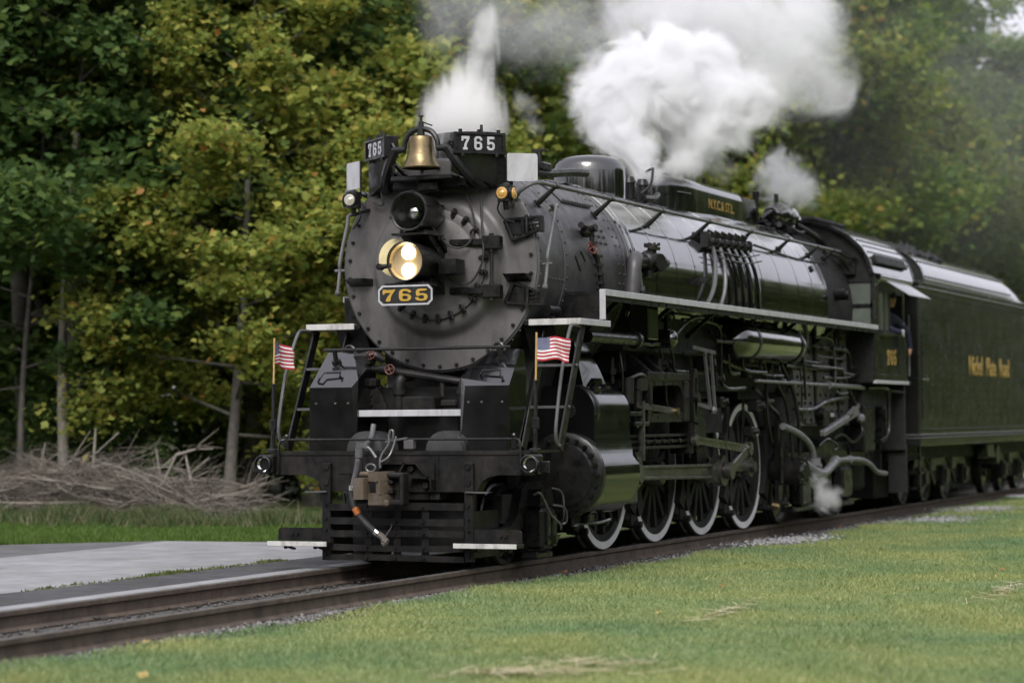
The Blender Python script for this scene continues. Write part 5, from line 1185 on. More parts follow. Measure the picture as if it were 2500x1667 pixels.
E_ = [('pel', 'waist'), ('waist', 'chest'), ('chest', 'neckb'), ('neckb', 'neck'), ('chest', 'shL'), ('shL', 'elL'), ('elL', 'wrL'), ('wrL', 'haL'), ('chest', 'shR'), ('shR', 'elR'), ('elR', 'wrR'), ('wrR', 'haR'), ('pel', 'hipL'), ('hipL', 'knL'), ('pel', 'hipR'), ('hipR', 'knR')]
ix = {j[0]: i for i, j in enumerate(J)}
me.from_pydata([j[1] for j in J], [(ix[a], ix[b2]) for a, b2 in E_], [])
body = bpy.data.objects.new('body', me); COL.objects.link(body); body.parent = per
md = body.modifiers.new('skin', 'SKIN'); md.use_smooth_shade = True
for i, j in enumerate(J): me.skin_vertices[0].data[i].radius = (j[2], j[2])
me.skin_vertices[0].data[0].use_root = True
body.modifiers.new('sub', 'SUBSURF').levels = 2; body.modifiers['sub'].render_levels = 2
me.materials.append(navy)
hd = MB().ball((.46, -.09, 1.30), .105, 20, (1, .86, 1.18)); hd.ball((.545, -.15, 1.29), .022, 8); hd.ball((.42, .005, 1.29), .025, 8); hd.ball((.51, -.13, 1.22), .05, 10)
hd.build('head', skin, per)
MB().lathe([(.112, 0), (.115, .03), (.10, .08), (.06, .115), (0, .125)], (.455, -.085, 1.33), (.1, -.1, 1), n=24).hull([(.54, -.13, 1.345), (.50, -.18, 1.345), (.61, -.18, 1.335), (.57, -.22, 1.335), (.55, -.14, 1.355), (.51, -.18, 1.355)]).build('cap', navy, per)
for nm, mm, c, dr in (('glove', glovem, (.67, -.12, .77), (.3, .9, -.1)), ('hand', skin, (.66, .44, .50), (0, .1, -1))):
    c = Vector(c); dr = Vector(dr).normalized(); sdv = dr.cross(Vector((1, 0, 0))).normalized()
    h = MB().ball(c, .05, 10, (.7, 1, 1))
    for k in range(4): h.tube([c+sdv*(k-1.5)*.022, c+sdv*(k-1.5)*.024+dr*.06, c+sdv*(k-1.5)*.022+dr*(.095-.008*abs(k-1.5))+Vector((-.02, 0, 0))], [.014, .012, .009], 6, 3)
    h.tube([c+sdv*.03, c+sdv*.055+dr*.03, c+sdv*.06+dr*.06], [.014, .012, .010], 6, 3)
    h.build(nm, mm, per)
MB().ball((.60, .27, .90), .045, 10, (.5, 1, 1)).build('sleeve_patch', glovem, per)
# ================================================================== SETTING
def ground_mat(name, cols, scale, rough=.9, bump=.3, bscale=20, stretch=(1, 1, 1), stops=None, stain=.72):
    m = bpy.data.materials.new(name); m.use_nodes = True; t = m.node_tree; N = t.nodes; L = t.links; b = N['Principled BSDF']; b.inputs['Roughness'].default_value = rough
    b.inputs['Specular IOR Level'].default_value = .25
    tc = N.new('ShaderNodeTexCoord'); mp = N.new('ShaderNodeMapping'); mp.inputs['Scale'].default_value = stretch; L.new(tc.outputs['Object'], mp.inputs[0])
    n1 = N.new('ShaderNodeTexNoise'); n1.inputs['Scale'].default_value = scale; n1.inputs['Detail'].default_value = 10; n1.inputs['Roughness'].default_value = .7; L.new(mp.outputs[0], n1.inputs['Vector'])
    rp = N.new('ShaderNodeValToRGB'); el = rp.color_ramp.elements
    stops = stops or np.linspace(.3, .7, len(cols))
    while len(el) < len(cols): el.new(.5)
    for e, p, c in zip(el, stops, cols): e.position = p; e.color = (*c, 1)
    L.new(n1.outputs['Fac'], rp.inputs['Fac'])
    n5 = N.new('ShaderNodeTexNoise'); n5.inputs['Scale'].default_value = .7; n5.inputs['Detail'].default_value = 9; n5.inputs['Roughness'].default_value = .75; L.new(tc.outputs['Object'], n5.inputs['Vector'])
    r5 = N.new('ShaderNodeValToRGB'); r5.color_ramp.elements[0].position = .38; r5.color_ramp.elements[1].position = .6; r5.color_ramp.elements[0].color = (stain, stain, stain*.95, 1); r5.color_ramp.elements[1].color = (1, 1, 1, 1); L.new(n5.outputs['Fac'], r5.inputs['Fac'])
    m5 = N.new('ShaderNodeMix'); m5.data_type = 'RGBA'; m5.blend_type = 'MULTIPLY'; m5.inputs['Factor'].default_value = 1; L.new(rp.outputs['Color'], m5.inputs['A']); L.new(r5.outputs['Color'], m5.inputs['B']); L.new(m5.outputs['Result'], b.inputs['Base Color'])
    n2 = N.new('ShaderNodeTexNoise'); n2.inputs['Scale'].default_value = bscale; n2.inputs['Detail'].default_value = 6; L.new(tc.outputs['Object'], n2.inputs['Vector'])
    bp = N.new('ShaderNodeBump'); bp.inputs['Strength'].default_value = bump; bp.inputs['Distance'].default_value = .03; L.new(n2.outputs['Fac'], bp.inputs['Height']); L.new(bp.outputs[0], b.inputs['Normal'])
    return m
def island_mat(name, cols, trans=.0, rough=.6, nscale=0, ncols=None, spec=.3):
    """colour varies from piece to piece (random per island) and over the ground by noise"""
    m = bpy.data.materials.new(name); m.use_nodes = True; t = m.node_tree; N = t.nodes; L = t.links; b = N['Principled BSDF']; b.inputs['Roughness'].default_value = rough
    b.inputs['Specular IOR Level'].default_value = spec
    g = N.new('ShaderNodeNewGeometry'); rp = N.new('ShaderNodeValToRGB'); el = rp.color_ramp.elements
    while len(el) < len(cols): el.new(.5)
    for e, (p, c) in zip(el, cols): e.position = p; e.color = (*c, 1)
    L.new(g.outputs['Random Per Island'], rp.inputs['Fac']); col = rp.outputs['Color']
    if nscale:
        tc = N.new('ShaderNodeTexCoord'); nz = N.new('ShaderNodeTexNoise'); nz.inputs['Scale'].default_value = nscale; nz.inputs['Detail'].default_value = 5; L.new(tc.outputs['Object'], nz.inputs['Vector'])
        r2 = N.new('ShaderNodeValToRGB'); r2.color_ramp.elements[0].position = .35; r2.color_ramp.elements[1].position = .65
        r2.color_ramp.elements[0].color = (*ncols[0], 1); r2.color_ramp.elements[1].color = (*ncols[1], 1); L.new(nz.outputs['Fac'], r2.inputs['Fac'])
        mx = N.new('ShaderNodeMix'); mx.data_type = 'RGBA'; mx.blend_type = 'MULTIPLY'; mx.inputs['Factor'].default_value = 1; L.new(col, mx.inputs['A']); L.new(r2.outputs['Color'], mx.inputs['B']); col = mx.outputs['Result']
    L.new(col, b.inputs['Base Color'])
    if trans:
        tr = N.new('ShaderNodeBsdfTranslucent'); L.new(col, tr.inputs['Color']); ms = N.new('ShaderNodeMixShader'); ms.inputs['Fac'].default_value = trans
        L.new(b.outputs[0], ms.inputs[1]); L.new(tr.outputs[0], ms.inputs[2]); L.new(ms.outputs[0], N['Material Output'].inputs['Surface'])
    return m
def sheet(name, pts, z, m, res=None):
    b = MB().add([(x, y, z) for x, y in pts], [tuple(range(len(pts)))]); o = b.build(name, m, None, 0); o['kind'] = 'structure'; return o
earth = ground_mat('forest_floor', [(.030, .026, .018), (.055, .045, .028), (.045, .06, .02)], 1.2)
lawnm = ground_mat('lawn_soil', [(.14, .19, .06), (.19, .24, .08), (.23, .265, .10)], .9, bump=.5, bscale=60)
ballm = ground_mat('ballast_bed', [(.05, .046, .042), (.11, .105, .10), (.19, .185, .18)], 14, bump=.9, bscale=45)
asph = ground_mat('asphalt', [(.060, .060, .064), (.085, .085, .09), (.11, .11, .115)], 6, bump=.3, bscale=90)
concm = ground_mat('pale_gravel_paving', [(.23, .23, .245), (.295, .295, .31), (.355, .355, .365)], 2.2, bump=.25, bscale=70)
roadm = ground_mat('grey_road', [(.11, .11, .115), (.14, .14, .145), (.17, .17, .17)], 2.2, bump=.25, bscale=70)
sheet('ground', [(-900, -900), (900, -900), (900, 900), (-900, 900)], -.40, earth)
# track bed
b = MB()
sec = [(-1.9, -.36), (-1.0, -.20), (-.85, -.185), (.85, -.185), (1.0, -.21), (2.0, -.38)]
b.add([(x, y, z) for y in (-60, 130) for x, z in sec], [(i, i+1, 7+i, 6+i) for i in range(5)])
o = b.build('track_bed', ballm, None, 0); o['kind'] = 'structure'
trk = empty('railway_track', (0, 0, -.18), kind='structure')
rp_ = [(-.075, -.18), (.075, -.18), (.075, -.168), (.012, -.145), (.009, -.06), (.036, -.045), (.036, -.010), (.030, -.0035), (-.030, -.0035), (-.036, -.010), (-.036, -.045), (-.009, -.06), (-.012, -.145), (-.075, -.168)]
for s_ in (1, -1):
    b = MB().prism(rp_, (s_*.753, -60, 0), (1, 0, 0), (0, 0, 1), (0, 190, 0)); rl = b.build('rail', railm, trk, 20); rl.location = (0, 0, .18)
    b = MB().prism([(-.031, -.0034), (.031, -.0034), (.024, -.0005), (-.024, -.0005)], (s_*.753, -60, 0), (1, 0, 0), (0, 0, 1), (0, 190, 0)); o = b.build('rail_head', railtop, rl, 0)
tie = None
for k, y in enumerate(np.arange(-18, 32, .55)):
    if tie is None:
        o = MB().span((-1.25, -.11, -.20), (1.25, .11, -.015), .01).build('sleeper', tiem, trk, 20); tie = o
    else:
        o = tie.copy(); COL.objects.link(o); o.parent = trk
    o.location = (random.uniform(-.03, .03), y, -.005); o.rotation_euler = (0, 0, random.uniform(-.01, .01))
# far side: asphalt strip, pale paving, road, verge
sheet('verge', [(-60, 1.2), (-1.2, 1.6), (-1.2, 130), (-60, 130)], -.10, lawnm)
sheet('road', [(-60, -60), (-2.0, -60), (-2.0, -3.0), (-4.0, 1.55), (-6.1, 1.55), (-7.7, .1), (-9.5, -.6), (-60, -8)], -.052, roadm)
pv = [(-2.2, -60)]+[(-2.28+.05*math.sin(y*1.7), y) for y in np.arange(-30, -2, .7)]+[(-2.0, -1.2), (-1.9, 1.5), (-4.2, 1.52), (-6.0, 1.45), (-5.8, -.2), (-5.85, -2.6), (-6.6, -8), (-7, -60)]
sheet('pale_paving', pv, -.046, concm)
sheet('asphalt_strip', [(-1.12, -60), (-1.12, 1.5), (-2.2, 1.5), (-2.25, -60)], -.040, asph)
b = MB().span((-1.14, -60, -.20), (-.80, 3, -.014), .01); o = b.build('crossing_edge', concm, None); o['kind'] = 'structure'
# near lawn (gently uneven)
nx, ny = 60, 90
xs = np.concatenate([np.linspace(1.05, 12, 44), np.linspace(12.8, 140, 16)]); ysl = np.concatenate([np.linspace(-140, -22, 14), np.linspace(-20, 32, 66), np.linspace(34, 140, 10)])
def lawn_edge(y): return float(np.interp(y, [-140, -14, -8, -4, .3, 5.6, 9, 17, 27, 140], [1.15, .98, .98, 1.04, 1.32, 1.60, 1.3, 1.05, 1.0, 1.0]))+.05*math.sin(y*2.1)+.04*math.sin(y*5.3+1)
def lawn_z(x, y): return -.165+.018*math.sin(x*.8+y*.33)+.012*math.sin(y*.9-x*.5)-.10*max(0, 1-(x-lawn_edge(y))/.25)*0-.012*max(0, x-3)*.6
V = np.array([[max(x, lawn_edge(y)) if i else lawn_edge(y), y, lawn_z(x, y)-(.12 if i == 0 else 0)] for y in ysl for i, x in enumerate(xs)])
n = len(xs); Fq = np.array([(j*n+i, j*n+i+1, (j+1)*n+i+1, (j+1)*n+i) for j in range(len(ysl)-1) for i in range(n-1)])
lw = fastmesh('lawn', V, Fq, lawnm, smooth=True); lw['kind'] = 'structure'
# grass blades
def blades(name, N_, sampler, hmin, hmax, width, m, zf, lean=.35):
    P0 = sampler(N_); N_ = len(P0)
    h = rng.uniform(hmin, hmax, N_)*(1+.45*np.sin(P0[:, 0]*2.3+1.7*np.sin(P0[:, 1]*1.1))*np.sin(P0[:, 1]*1.9+P0[:, 0])+.5*(rng.random(N_) < .03)); a = rng.uniform(0, 2*np.pi, N_); wv = np.c_[np.cos(a), np.sin(a), np.zeros(N_)]*(width*rng.uniform(.6, 1.4, N_))[:, None]
    a2 = rng.uniform(0, 2*np.pi, N_); ln = np.c_[np.cos(a2), np.sin(a2), np.zeros(N_)]*(h*rng.uniform(0, lean*2, N_))[:, None]
    z = zf(P0); B = np.c_[P0, z]
    V = np.empty((N_*3, 3)); V[0::3] = B-wv; V[1::3] = B+wv; V[2::3] = B+ln+np.c_[np.zeros((N_, 2)), h]
    F_ = np.arange(N_*3).reshape(-1, 3)
    return fastmesh(name, V, F_, m)
gm = island_mat('grass_blade', [(0, (.165, .225, .088)), (.35, (.255, .315, .128)), (.65, (.33, .375, .162)), (.90, (.395, .405, .20)), (1, (.47, .44, .27))], .35, .6, .55, ((.60, .80, .84), (1.12, 1.06, .92)))
vle = np.vectorize(lawn_edge)
def samp_near(n):
    y = -14.5+ (rng.random(n)**1.5)*44
    xr = 9.6-.19*(y+11.5); e = vle(y); x = e+rng.random(n)*np.maximum(xr-e, .6)
    return np.c_[x, y]
lz = np.vectorize(lawn_z)
g = blades('lawn_grass', 430000, samp_near, .015, .05, .006, gm, lambda p: lz(p[:, 0], p[:, 1])-.004, .8)
tag(g, 'short green mown grass of the lawn in the foreground', 'grass', kind='stuff')
def samp_far(n):
    y = rng.uniform(1.0, 12, n); x = rng.uniform(-17, -2.2, n); k = (y > np.interp(x, [-17, -9, -7.7, -6.1, -4, -2], [-2.5, -.4, .2, 1.7, 1.65, 1.7])); return np.c_[x, y][k]
g = blades('verge_grass', 150000, samp_far, .03, .09, .011, island_mat('verge_blade', [(0, (.045, .10, .015)), (.5, (.075, .14, .022)), (1, (.13, .18, .04))], .3), lambda p: np.full(len(p), -.103))
tag(g, 'grass verge between the road and the brush pile', 'grass', kind='stuff')
def samp_strip(n):
    t = rng.random(n)**.6; y = -7.5+t*5.2; return np.c_[-2.27+rng.normal(0, .05, n)*(.4+t), y][rng.random(n) < .25+.75*(np.sin(y*2.3)+np.sin(y*5.1+1) > .1)]
g = blades('paving_weed', 2600, samp_strip, .012, .04, .011, island_mat('weed_blade', [(0, (.05, .09, .015)), (1, (.14, .15, .05))], .2), lambda p: np.full(len(p), -.048))
tag(g, 'thin line of weeds between asphalt strip and pale paving', 'weeds', kind='stuff')
def samp_weed(n):
    x = rng.uniform(-16, -6.2, n); y = np.interp(x, [-16, -13.4, -10.4, -7.7, -6.2], [10, 7.2, 6.6, 6.6, 7.2])+rng.normal(.2, .5, n); return np.c_[x, y]
g = blades('tall_weed', 26000, samp_weed, .06, .30, .014, island_mat('tall_weed_blade', [(0, (.04, .075, .02)), (.5, (.075, .115, .035)), (.8, (.14, .14, .07)), (1, (.22, .19, .12))], .3), lambda p: np.full(len(p), -.11), .5)
tag(g, 'tall weeds along the foot of the brush pile', 'weeds', kind='stuff')
# ballast stones on the near shoulder
def stones(name, n, samp, rmin, rmax, m, label):
    V = []; F_ = []
    for k in range(n):
        x, y, z = samp(); r = rng.uniform(rmin, rmax); o = len(V)
        for d in ((1, 0, 0), (-1, 0, 0), (0, 1, 0), (0, -1, 0), (0, 0, .7), (0, 0, -.7)): V.append((x+d[0]*r*rng.uniform(.6, 1.3), y+d[1]*r*rng.uniform(.6, 1.3), z+d[2]*r*rng.uniform(.6, 1.2)))
        F_ += [(o+a, o+b2, o+c2) for a, b2, c2 in ((0, 2, 4), (2, 1, 4), (1, 3, 4), (3, 0, 4), (2, 0, 5), (1, 2, 5), (3, 1, 5), (0, 3, 5))]
    o = fastmesh(name, np.array(V), np.array(F_), m); tag(o, label, 'ballast', kind='stuff'); return o
stm = island_mat('ballast_stone', [(0, (.06, .055, .052)), (.4, (.12, .115, .11)), (.75, (.20, .195, .19)), (1, (.30, .295, .29))], 0, .85)
def bs():
    y = rng.uniform(-16, 27); e = lawn_edge(y); x = rng.uniform(.80, e+.06); return x, y, -.19+.0*x+rng.uniform(-.01, .015)
stones('ballast', 9000, bs, .012, .034, stm, 'grey ballast stones beside the near rail')
def bs2():
    return rng.uniform(-.68, .68), rng.uniform(-16, 20), -.175+rng.uniform(-.01, .02)
stones('track_gravel', 3500, bs2, .012, .03, island_mat('dark_stone', [(0, (.03, .028, .025)), (.6, (.07, .066, .06)), (1, (.15, .145, .14))], 0, .85), 'dark gravel lying between the two rails')
# pale gravel patches reaching into the lawn, white slab beside the tender
pst = island_mat('pale_stone', [(0, (.16, .155, .15)), (.5, (.27, .27, .27)), (1, (.38, .38, .39))], 0, .85)
for cx, cy, rx, ry, lab in ((1.45, 5.4, .22, .9, 'pale gravel spilling onto the lawn beside the last driving wheel'), (1.85, 12.8, .35, .6, 'pale gravel patch on the lawn below the cab'), (1.7, 16.8, .35, .6, 'pale gravel patch on the lawn below the tender')):
    def ps(): 
        x, y = cx+rng.normal(0, rx), cy+rng.normal(0, ry); return x, y, lawn_z(x, y)+.012+rng.uniform(0, .02)
    stones('gravel_patch', 700, ps, .012, .035, pst, lab)
tag(MB().span((.98, 23.0, -.18), (4.2, 23.7, -.085), .02).build('slab', white, None), 'white painted concrete slab in the lawn beside the tender', 'slab')
# straw and fallen leaves
def straw(cx, cy, rx, ry, n, label, rot=0):
    V = np.empty((n*4, 3)); 
    for k in range(n):
        u, v = rng.normal(0, 1, 2); x = cx+rx*u*math.cos(rot)-ry*v*math.sin(rot); y = cy+rx*u*math.sin(rot)+ry*v*math.cos(rot); a = rng.uniform(0, 2*np.pi); l = rng.uniform(.05, .16); wd = .004
        z = lawn_z(x, y)+rng.uniform(.02, .055); d = np.array([math.cos(a), math.sin(a), rng.uniform(-.15, .15)])*l; q = np.array([-math.sin(a), math.cos(a), .3])*wd; c = np.array([x, y, z])
        V[k*4] = c-d-q; V[k*4+1] = c+d-q; V[k*4+2] = c+d+q; V[k*4+3] = c-d+q
    o = fastmesh('dry_straw', V, np.arange(n*4).reshape(-1, 4), stw); tag(o, label, 'straw', kind='stuff')
stw = island_mat('straw', [(0, (.36, .30, .18)), (.5, (.50, .44, .29)), (1, (.62, .56, .41))], .2, .8)
LEAFSPOT = []
for cx, cy, rx, ry, n, lab, rot in ((4.65, -11.75, .34, .12, 150, 'clump of dry straw at the bottom edge of the lawn', .3), (4.87, -11.1, .26, .10, 60, 'small scatter of dry straw behind the larger straw clump', .2), (4.4, -6.6, .7, .05, 70, 'thin line of dry straw across the middle of the lawn', 1.66), (6.09, -2.9, .7, .05, 55, 'thin line of dry straw at the right side of the lawn', 1.57)):
    straw(cx, cy, rx, ry, n, lab, rot)
lfm = mat('fallen_leaf_orange', (.27, .11, .03), .7, 0, .3, 30); lfy = mat('fallen_leaf_yellow', (.34, .25, .08), .7, 0, .3, 30)
lmesh = None
for x, y, m, lab, z in ((.98, -1.72, lfm, 'orange fallen leaf on the ballast beside the footboard', -.15), (.86, 5.5, lfy, 'yellow fallen leaf against the rail by the last driving wheel', -.15), (1.0, 9.9, lfm, 'orange fallen leaf on the ballast below the firebox', -.15), (3.59, -4.14, lfm, 'orange fallen leaf on the middle of the lawn', None), (5.44, .35, lfm, 'orange fallen leaf on the lawn at the right', None), (.97, -10.6, lfy, 'yellow fallen leaf by the near rail at the left', -.15), (2.34, -12.9, lfy, 'pale yellow fallen leaf at the bottom left of the lawn', None), (3.95, -7.07, lfy, 'pale yellow fallen leaf on the lawn left of the straw line', None)):
    b = MB(); pts = [(0, -.07), (.03, -.03), (.075, -.035), (.05, 0), (.07, .045), (.025, .04), (0, .085), (-.025, .04), (-.07, .045), (-.05, 0), (-.075, -.035), (-.03, -.03)]
    b.add([(px, py, .012*math.sin(px*40+py*20)) for px, py in pts]+[(0, 0, .015)], [(i, (i+1) % 12, 12) for i in range(12)])
    o = b.build('fallen_leaf', m, None, 0); o.location = (x, y, (lawn_z(x, y)+.045) if z is None else z); o.rotation_euler = (random.uniform(-.4, .4), random.uniform(-.4, .4), random.uniform(0, 6)); o.scale = (.6, .6, .6); tag(o, lab, 'leaf', 'fallen leaves on the ground')

# ================================================================== TREES
barkg = mat('grey_bark', (.11, .10, .09), .9, 0, .4, 6, .05, bump=.6, bscale=18, dirt=(.05, .045, .04), dirt_amt=.8, dscale=2)
barkp = mat('pale_bark', (.24, .22, .19), .85, 0, .3, 5, .05, bump=.4, bscale=14, dirt=(.10, .09, .075), dirt_amt=.9, dscale=3)
LEAF = {
 'green': island_mat('leaf_green', [(0, (0.072, 0.131, 0.034)), (.35, (0.114, 0.188, 0.048)), (.7, (0.175, 0.247, 0.061)), (.97, (0.260, 0.306, 0.077)), (1, (0.339, 0.282, 0.084))], .55, .55),
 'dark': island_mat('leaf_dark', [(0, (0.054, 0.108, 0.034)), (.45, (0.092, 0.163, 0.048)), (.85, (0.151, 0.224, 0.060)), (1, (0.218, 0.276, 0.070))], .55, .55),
 'yellow': island_mat('leaf_yellow_green', [(0, (0.151, 0.224, 0.054)), (.3, (0.260, 0.323, 0.073)), (.65, (0.375, 0.405, 0.092)), (.955, (0.484, 0.459, 0.105)), (.985, (0.484, 0.330, 0.084)), (1, (0.484, 0.212, 0.070))], .55, .55),
 'mid': island_mat('leaf_mid', [(0, (0.103, 0.165, 0.039)), (.4, (0.163, 0.224, 0.050)), (.78, (0.242, 0.288, 0.065)), (.97, (0.339, 0.330, 0.077)), (1, (0.435, 0.282, 0.077))], .55, .55),
}
LP = np.array([[0, 0], [.34, .18], [.52, .52], [.20, .62], [0, 1.0], [-.20, .62], [-.52, .52], [-.34, .18]])
def leaves(C, size, up=.75):
    n = len(C); nr = rng.normal(0, 1, (n, 3)); nr[:, 2] = np.abs(nr[:, 2])+up; nr /= np.linalg.norm(nr, axis=1)[:, None]
    t = np.cross(nr, rng.normal(0, 1, (n, 3))); t /= np.linalg.norm(t, axis=1)[:, None]; bt = np.cross(nr, t); s = size*rng.uniform(.45, 1.4, n)
    k = len(LP); V = np.empty((n, k, 3))
    for i, (a, b2) in enumerate(LP): V[:, i] = C+(bt*a+t*(b2-.4))*s[:, None]-nr*(abs(a)*.25*s)[:, None]
    return V.reshape(-1, 3), np.arange(n*k).reshape(-1, k)
def make_tree(H, cb, cr, nleaf, leaf, size, kind, bark, lean=0, tr=.16, nl=26, flat=.55, seed=0):
    rg = np.random.default_rng(seed); b = MB()
    ph = rg.uniform(0, 6); pts = [Vector((lean*H*(t**1.3)+.12*math.sin(t*5+ph), .10*math.sin(t*4+ph*2), H*t)) for t in np.linspace(0, 1, 9)]
    b.tube(pts, [tr*1.5, tr*1.05, tr*.9, tr*.78, tr*.66, tr*.54, tr*.42, tr*.26, tr*.08], 9, 2)
    cl = []
    for k in range(nl):
        t = cb/H+(1-cb/H)*((k+.5)/nl)**.9*.96; i = min(int(t*8), 7); p = pts[i].lerp(pts[i+1], t*8-i)
        a = k*2.39996+rg.uniform(-.4, .4); q = (t-cb/H)/(1-cb/H)
        Lr = cr*(.55+.75*math.sin(math.pi*min(1, .12+q*.85)))*rg.uniform(.7, 1.1)
        d = Vector((math.cos(a), math.sin(a), rg.uniform(-.12, .35)+q*.5)).normalized()
        bend = Vector((0, 0, rg.uniform(-.18, .12)))
        lp = [p+d*Lr*s+bend*Lr*s*s for s in (0, .3, .6, .85, 1)]
        b.tube(lp, [tr*.38*(1-q*.6), tr*.26*(1-q*.6), tr*.15, tr*.07, .012], 6, 2)
        for m_ in range(5):
            s0 = rg.uniform(.30, 1.0); j = min(int(s0*4), 3); sp = lp[j].lerp(lp[min(j+1, 4)], s0*4-j)
            d2 = (d+Vector(rg.normal(0, .8, 3))).normalized(); L2 = Lr*rg.uniform(.22, .5)
            e = sp+d2*L2+Vector((0, 0, -.08*L2)); b.tube([sp, sp.lerp(e, .5)+Vector((0, 0, .06)), e], [.022, .014, .006], 4, 2)
            cl += [(sp.lerp(e, .55), L2*.45), (e, L2*.5)]
        cl.append((lp[-1], .5))
    C = np.array([c[0] for c in cl]); S_ = np.array([max(.28, c[1]) for c in cl])
    wt = S_**1.6; ch = rg.choice(len(C), nleaf, p=wt/wt.sum())
    off = rg.normal(0, 1, (nleaf, 3))*np.array([.62, .62, .62*flat])*S_[ch][:, None]
    V, F_ = leaves(C[ch]+off, size)
    tm = b.build('trunk', bark, None, 40); cm = fastmesh('crown', V, F_, leaf)
    for o in (tm, cm): COL.objects.unlink(o)
    return tm, cm
PR = {
 'a': make_tree(15, 4.2, 3.4, 46000, LEAF['green'], .185, 'green', barkg, .02, .17, 30, seed=1),
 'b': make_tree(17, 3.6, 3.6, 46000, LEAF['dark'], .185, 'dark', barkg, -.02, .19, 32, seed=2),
 'c': make_tree(14, 3.2, 3.2, 44000, LEAF['mid'], .18, 'mid', barkg, .03, .15, 28, seed=3),
 'y': make_tree(14.5, 2.3, 3.1, 42000, LEAF['yellow'], .195, 'yellow', barkg, .06, .15, 30, seed=4),
 'u': make_tree(4.2, .5, 1.7, 9000, LEAF['dark'], .16, 'dark', barkg, .05, .05, 16, seed=5),
 'd': make_tree(9.5, 2.0, 2.3, 26000, LEAF['dark'], .17, 'dark', barkg, .03, .06, 24, seed=7),
 's': make_tree(11, 7.0, 1.6, 4500, LEAF['dark'], .18, 'dark', barkp, .03, .10, 10, seed=6),
}
def tree(k, x, y, label, sc=1.0, rz=None, group=None, name='leafy_tree', z=-.4):
    e = empty(name, (x, y, z), label=label, cat='tree', group=group)
    e.rotation_euler = (0, 0, random.uniform(0, 6.28) if rz is None else rz); e.scale = (sc*random.uniform(.92, 1.08),)*2+(sc,)
    for src in PR[k]:
        c = src.copy(); COL.objects.link(c); c.parent = e
    return e
GRP = 'trees of the forest behind the train'
# individually recognisable trees
tree('y', -10.9, 15.0, 'bright yellow-green tree with pale branches standing forward of the forest left of the smokebox', .98, 2.2, GRP)
tree('y', -10.6, 11.4, 'young yellow-green tree with orange tips in front of the dark wood', .66, .6, GRP)
tree('s', -13.2, 10.2, 'slender tree with pale leaning trunk rising behind the brush pile', 1.0, 1.0, GRP, 'slender_tree')
tree('b', -12.3, 15.6, 'tree with thick dark trunk behind the far flag', 1.0, 3.0, GRP)
tree('d', -14.1, 10.3, 'bushy dark green sapling at the left edge, in front of the slender pale trunk', 1.0, 1.4, GRP)
FL = 'leafy green tree in the close-set forest wall behind the train'
DL = 'dark green tree in the shady forest edge at the left'
YL = 'yellowish green tree in the forest wall behind the steam'
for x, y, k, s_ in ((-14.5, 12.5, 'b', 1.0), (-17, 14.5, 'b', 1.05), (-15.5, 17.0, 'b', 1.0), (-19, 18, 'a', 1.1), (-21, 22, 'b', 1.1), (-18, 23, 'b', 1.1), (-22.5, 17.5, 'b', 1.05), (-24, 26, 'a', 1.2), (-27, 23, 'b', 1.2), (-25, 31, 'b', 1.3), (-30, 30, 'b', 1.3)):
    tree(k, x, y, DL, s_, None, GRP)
for x, y, k, s_ in ((-13.5, 20, 'y', 1.05), (-14.2, 17.2, 'y', 1.0), (-16.4, 20.2, 'c', 1.1), (-13, 23, 'y', 1.1), (-11.5, 22, 'c', 1.0), (-12.5, 26.5, 'c', 1.1), (-10.5, 29, 'y', 1.0), (-11, 34, 'c', 1.1), (-12.5, 39, 'y', 1.2), (-10, 41, 'c', 1.1)):
    tree(k, x, y, YL, s_, None, GRP)
for x, y, k, s_ in ((-16, 22, 'a', 1.1), (-16, 28, 'b', 1.15), (-20, 29, 'a', 1.2), (-15, 34, 'a', 1.2), (-20, 37, 'b', 1.25), (-15, 42, 'b', 1.2), (-10.5, 47, 'a', 1.15), (-14, 49, 'a', 1.3), (-19, 46, 'b', 1.4),
                    (-10, 53, 'c', 1.15), (-13.5, 56, 'a', 1.3), (-9.5, 59, 'a', 1.1), (-18, 55, 'a', 1.5), (-12.5, 63, 'c', 1.2), (-9, 66, 'a', 1.02), (-16, 67, 'a', 1.25), (-12, 72, 'a', 1.12), (-8.5, 74, 'c', 1.1), (-16, 78, 'a', 1.2), (-11, 81, 'a', 1.08), (-14, 90, 'a', 1.15), (-9.5, 88, 'a', 1.0)):
    tree(k, x, y, FL, s_, None, GRP)
UL = 'low leafy understorey bush at the edge of the forest'
for x, y, s_ in ((-13.5, 14, .7), (-16, 13.2, .8), (-18, 17, .9), (-12, 18.5, .9), (-14.5, 21, 1.0), (-11, 25, 1.0), (-9.5, 31, 1.0), (-9.5, 37, 1.1), (-9, 44, 1.1), (-20, 20, 1.0), (-17, 25, 1.2), (-13, 31, 1.1), (-8.5, 51, 1.1), (-8, 60, 1.2), (-7.5, 70, 1.2), (-7.5, 80, 1.3), (-22, 24, 1.2), (-24, 21, 1.1), (-12.8, 11.4, .45)):
    tree('u', x, y, UL, s_, None, 'understorey bushes', 'forest_bush')
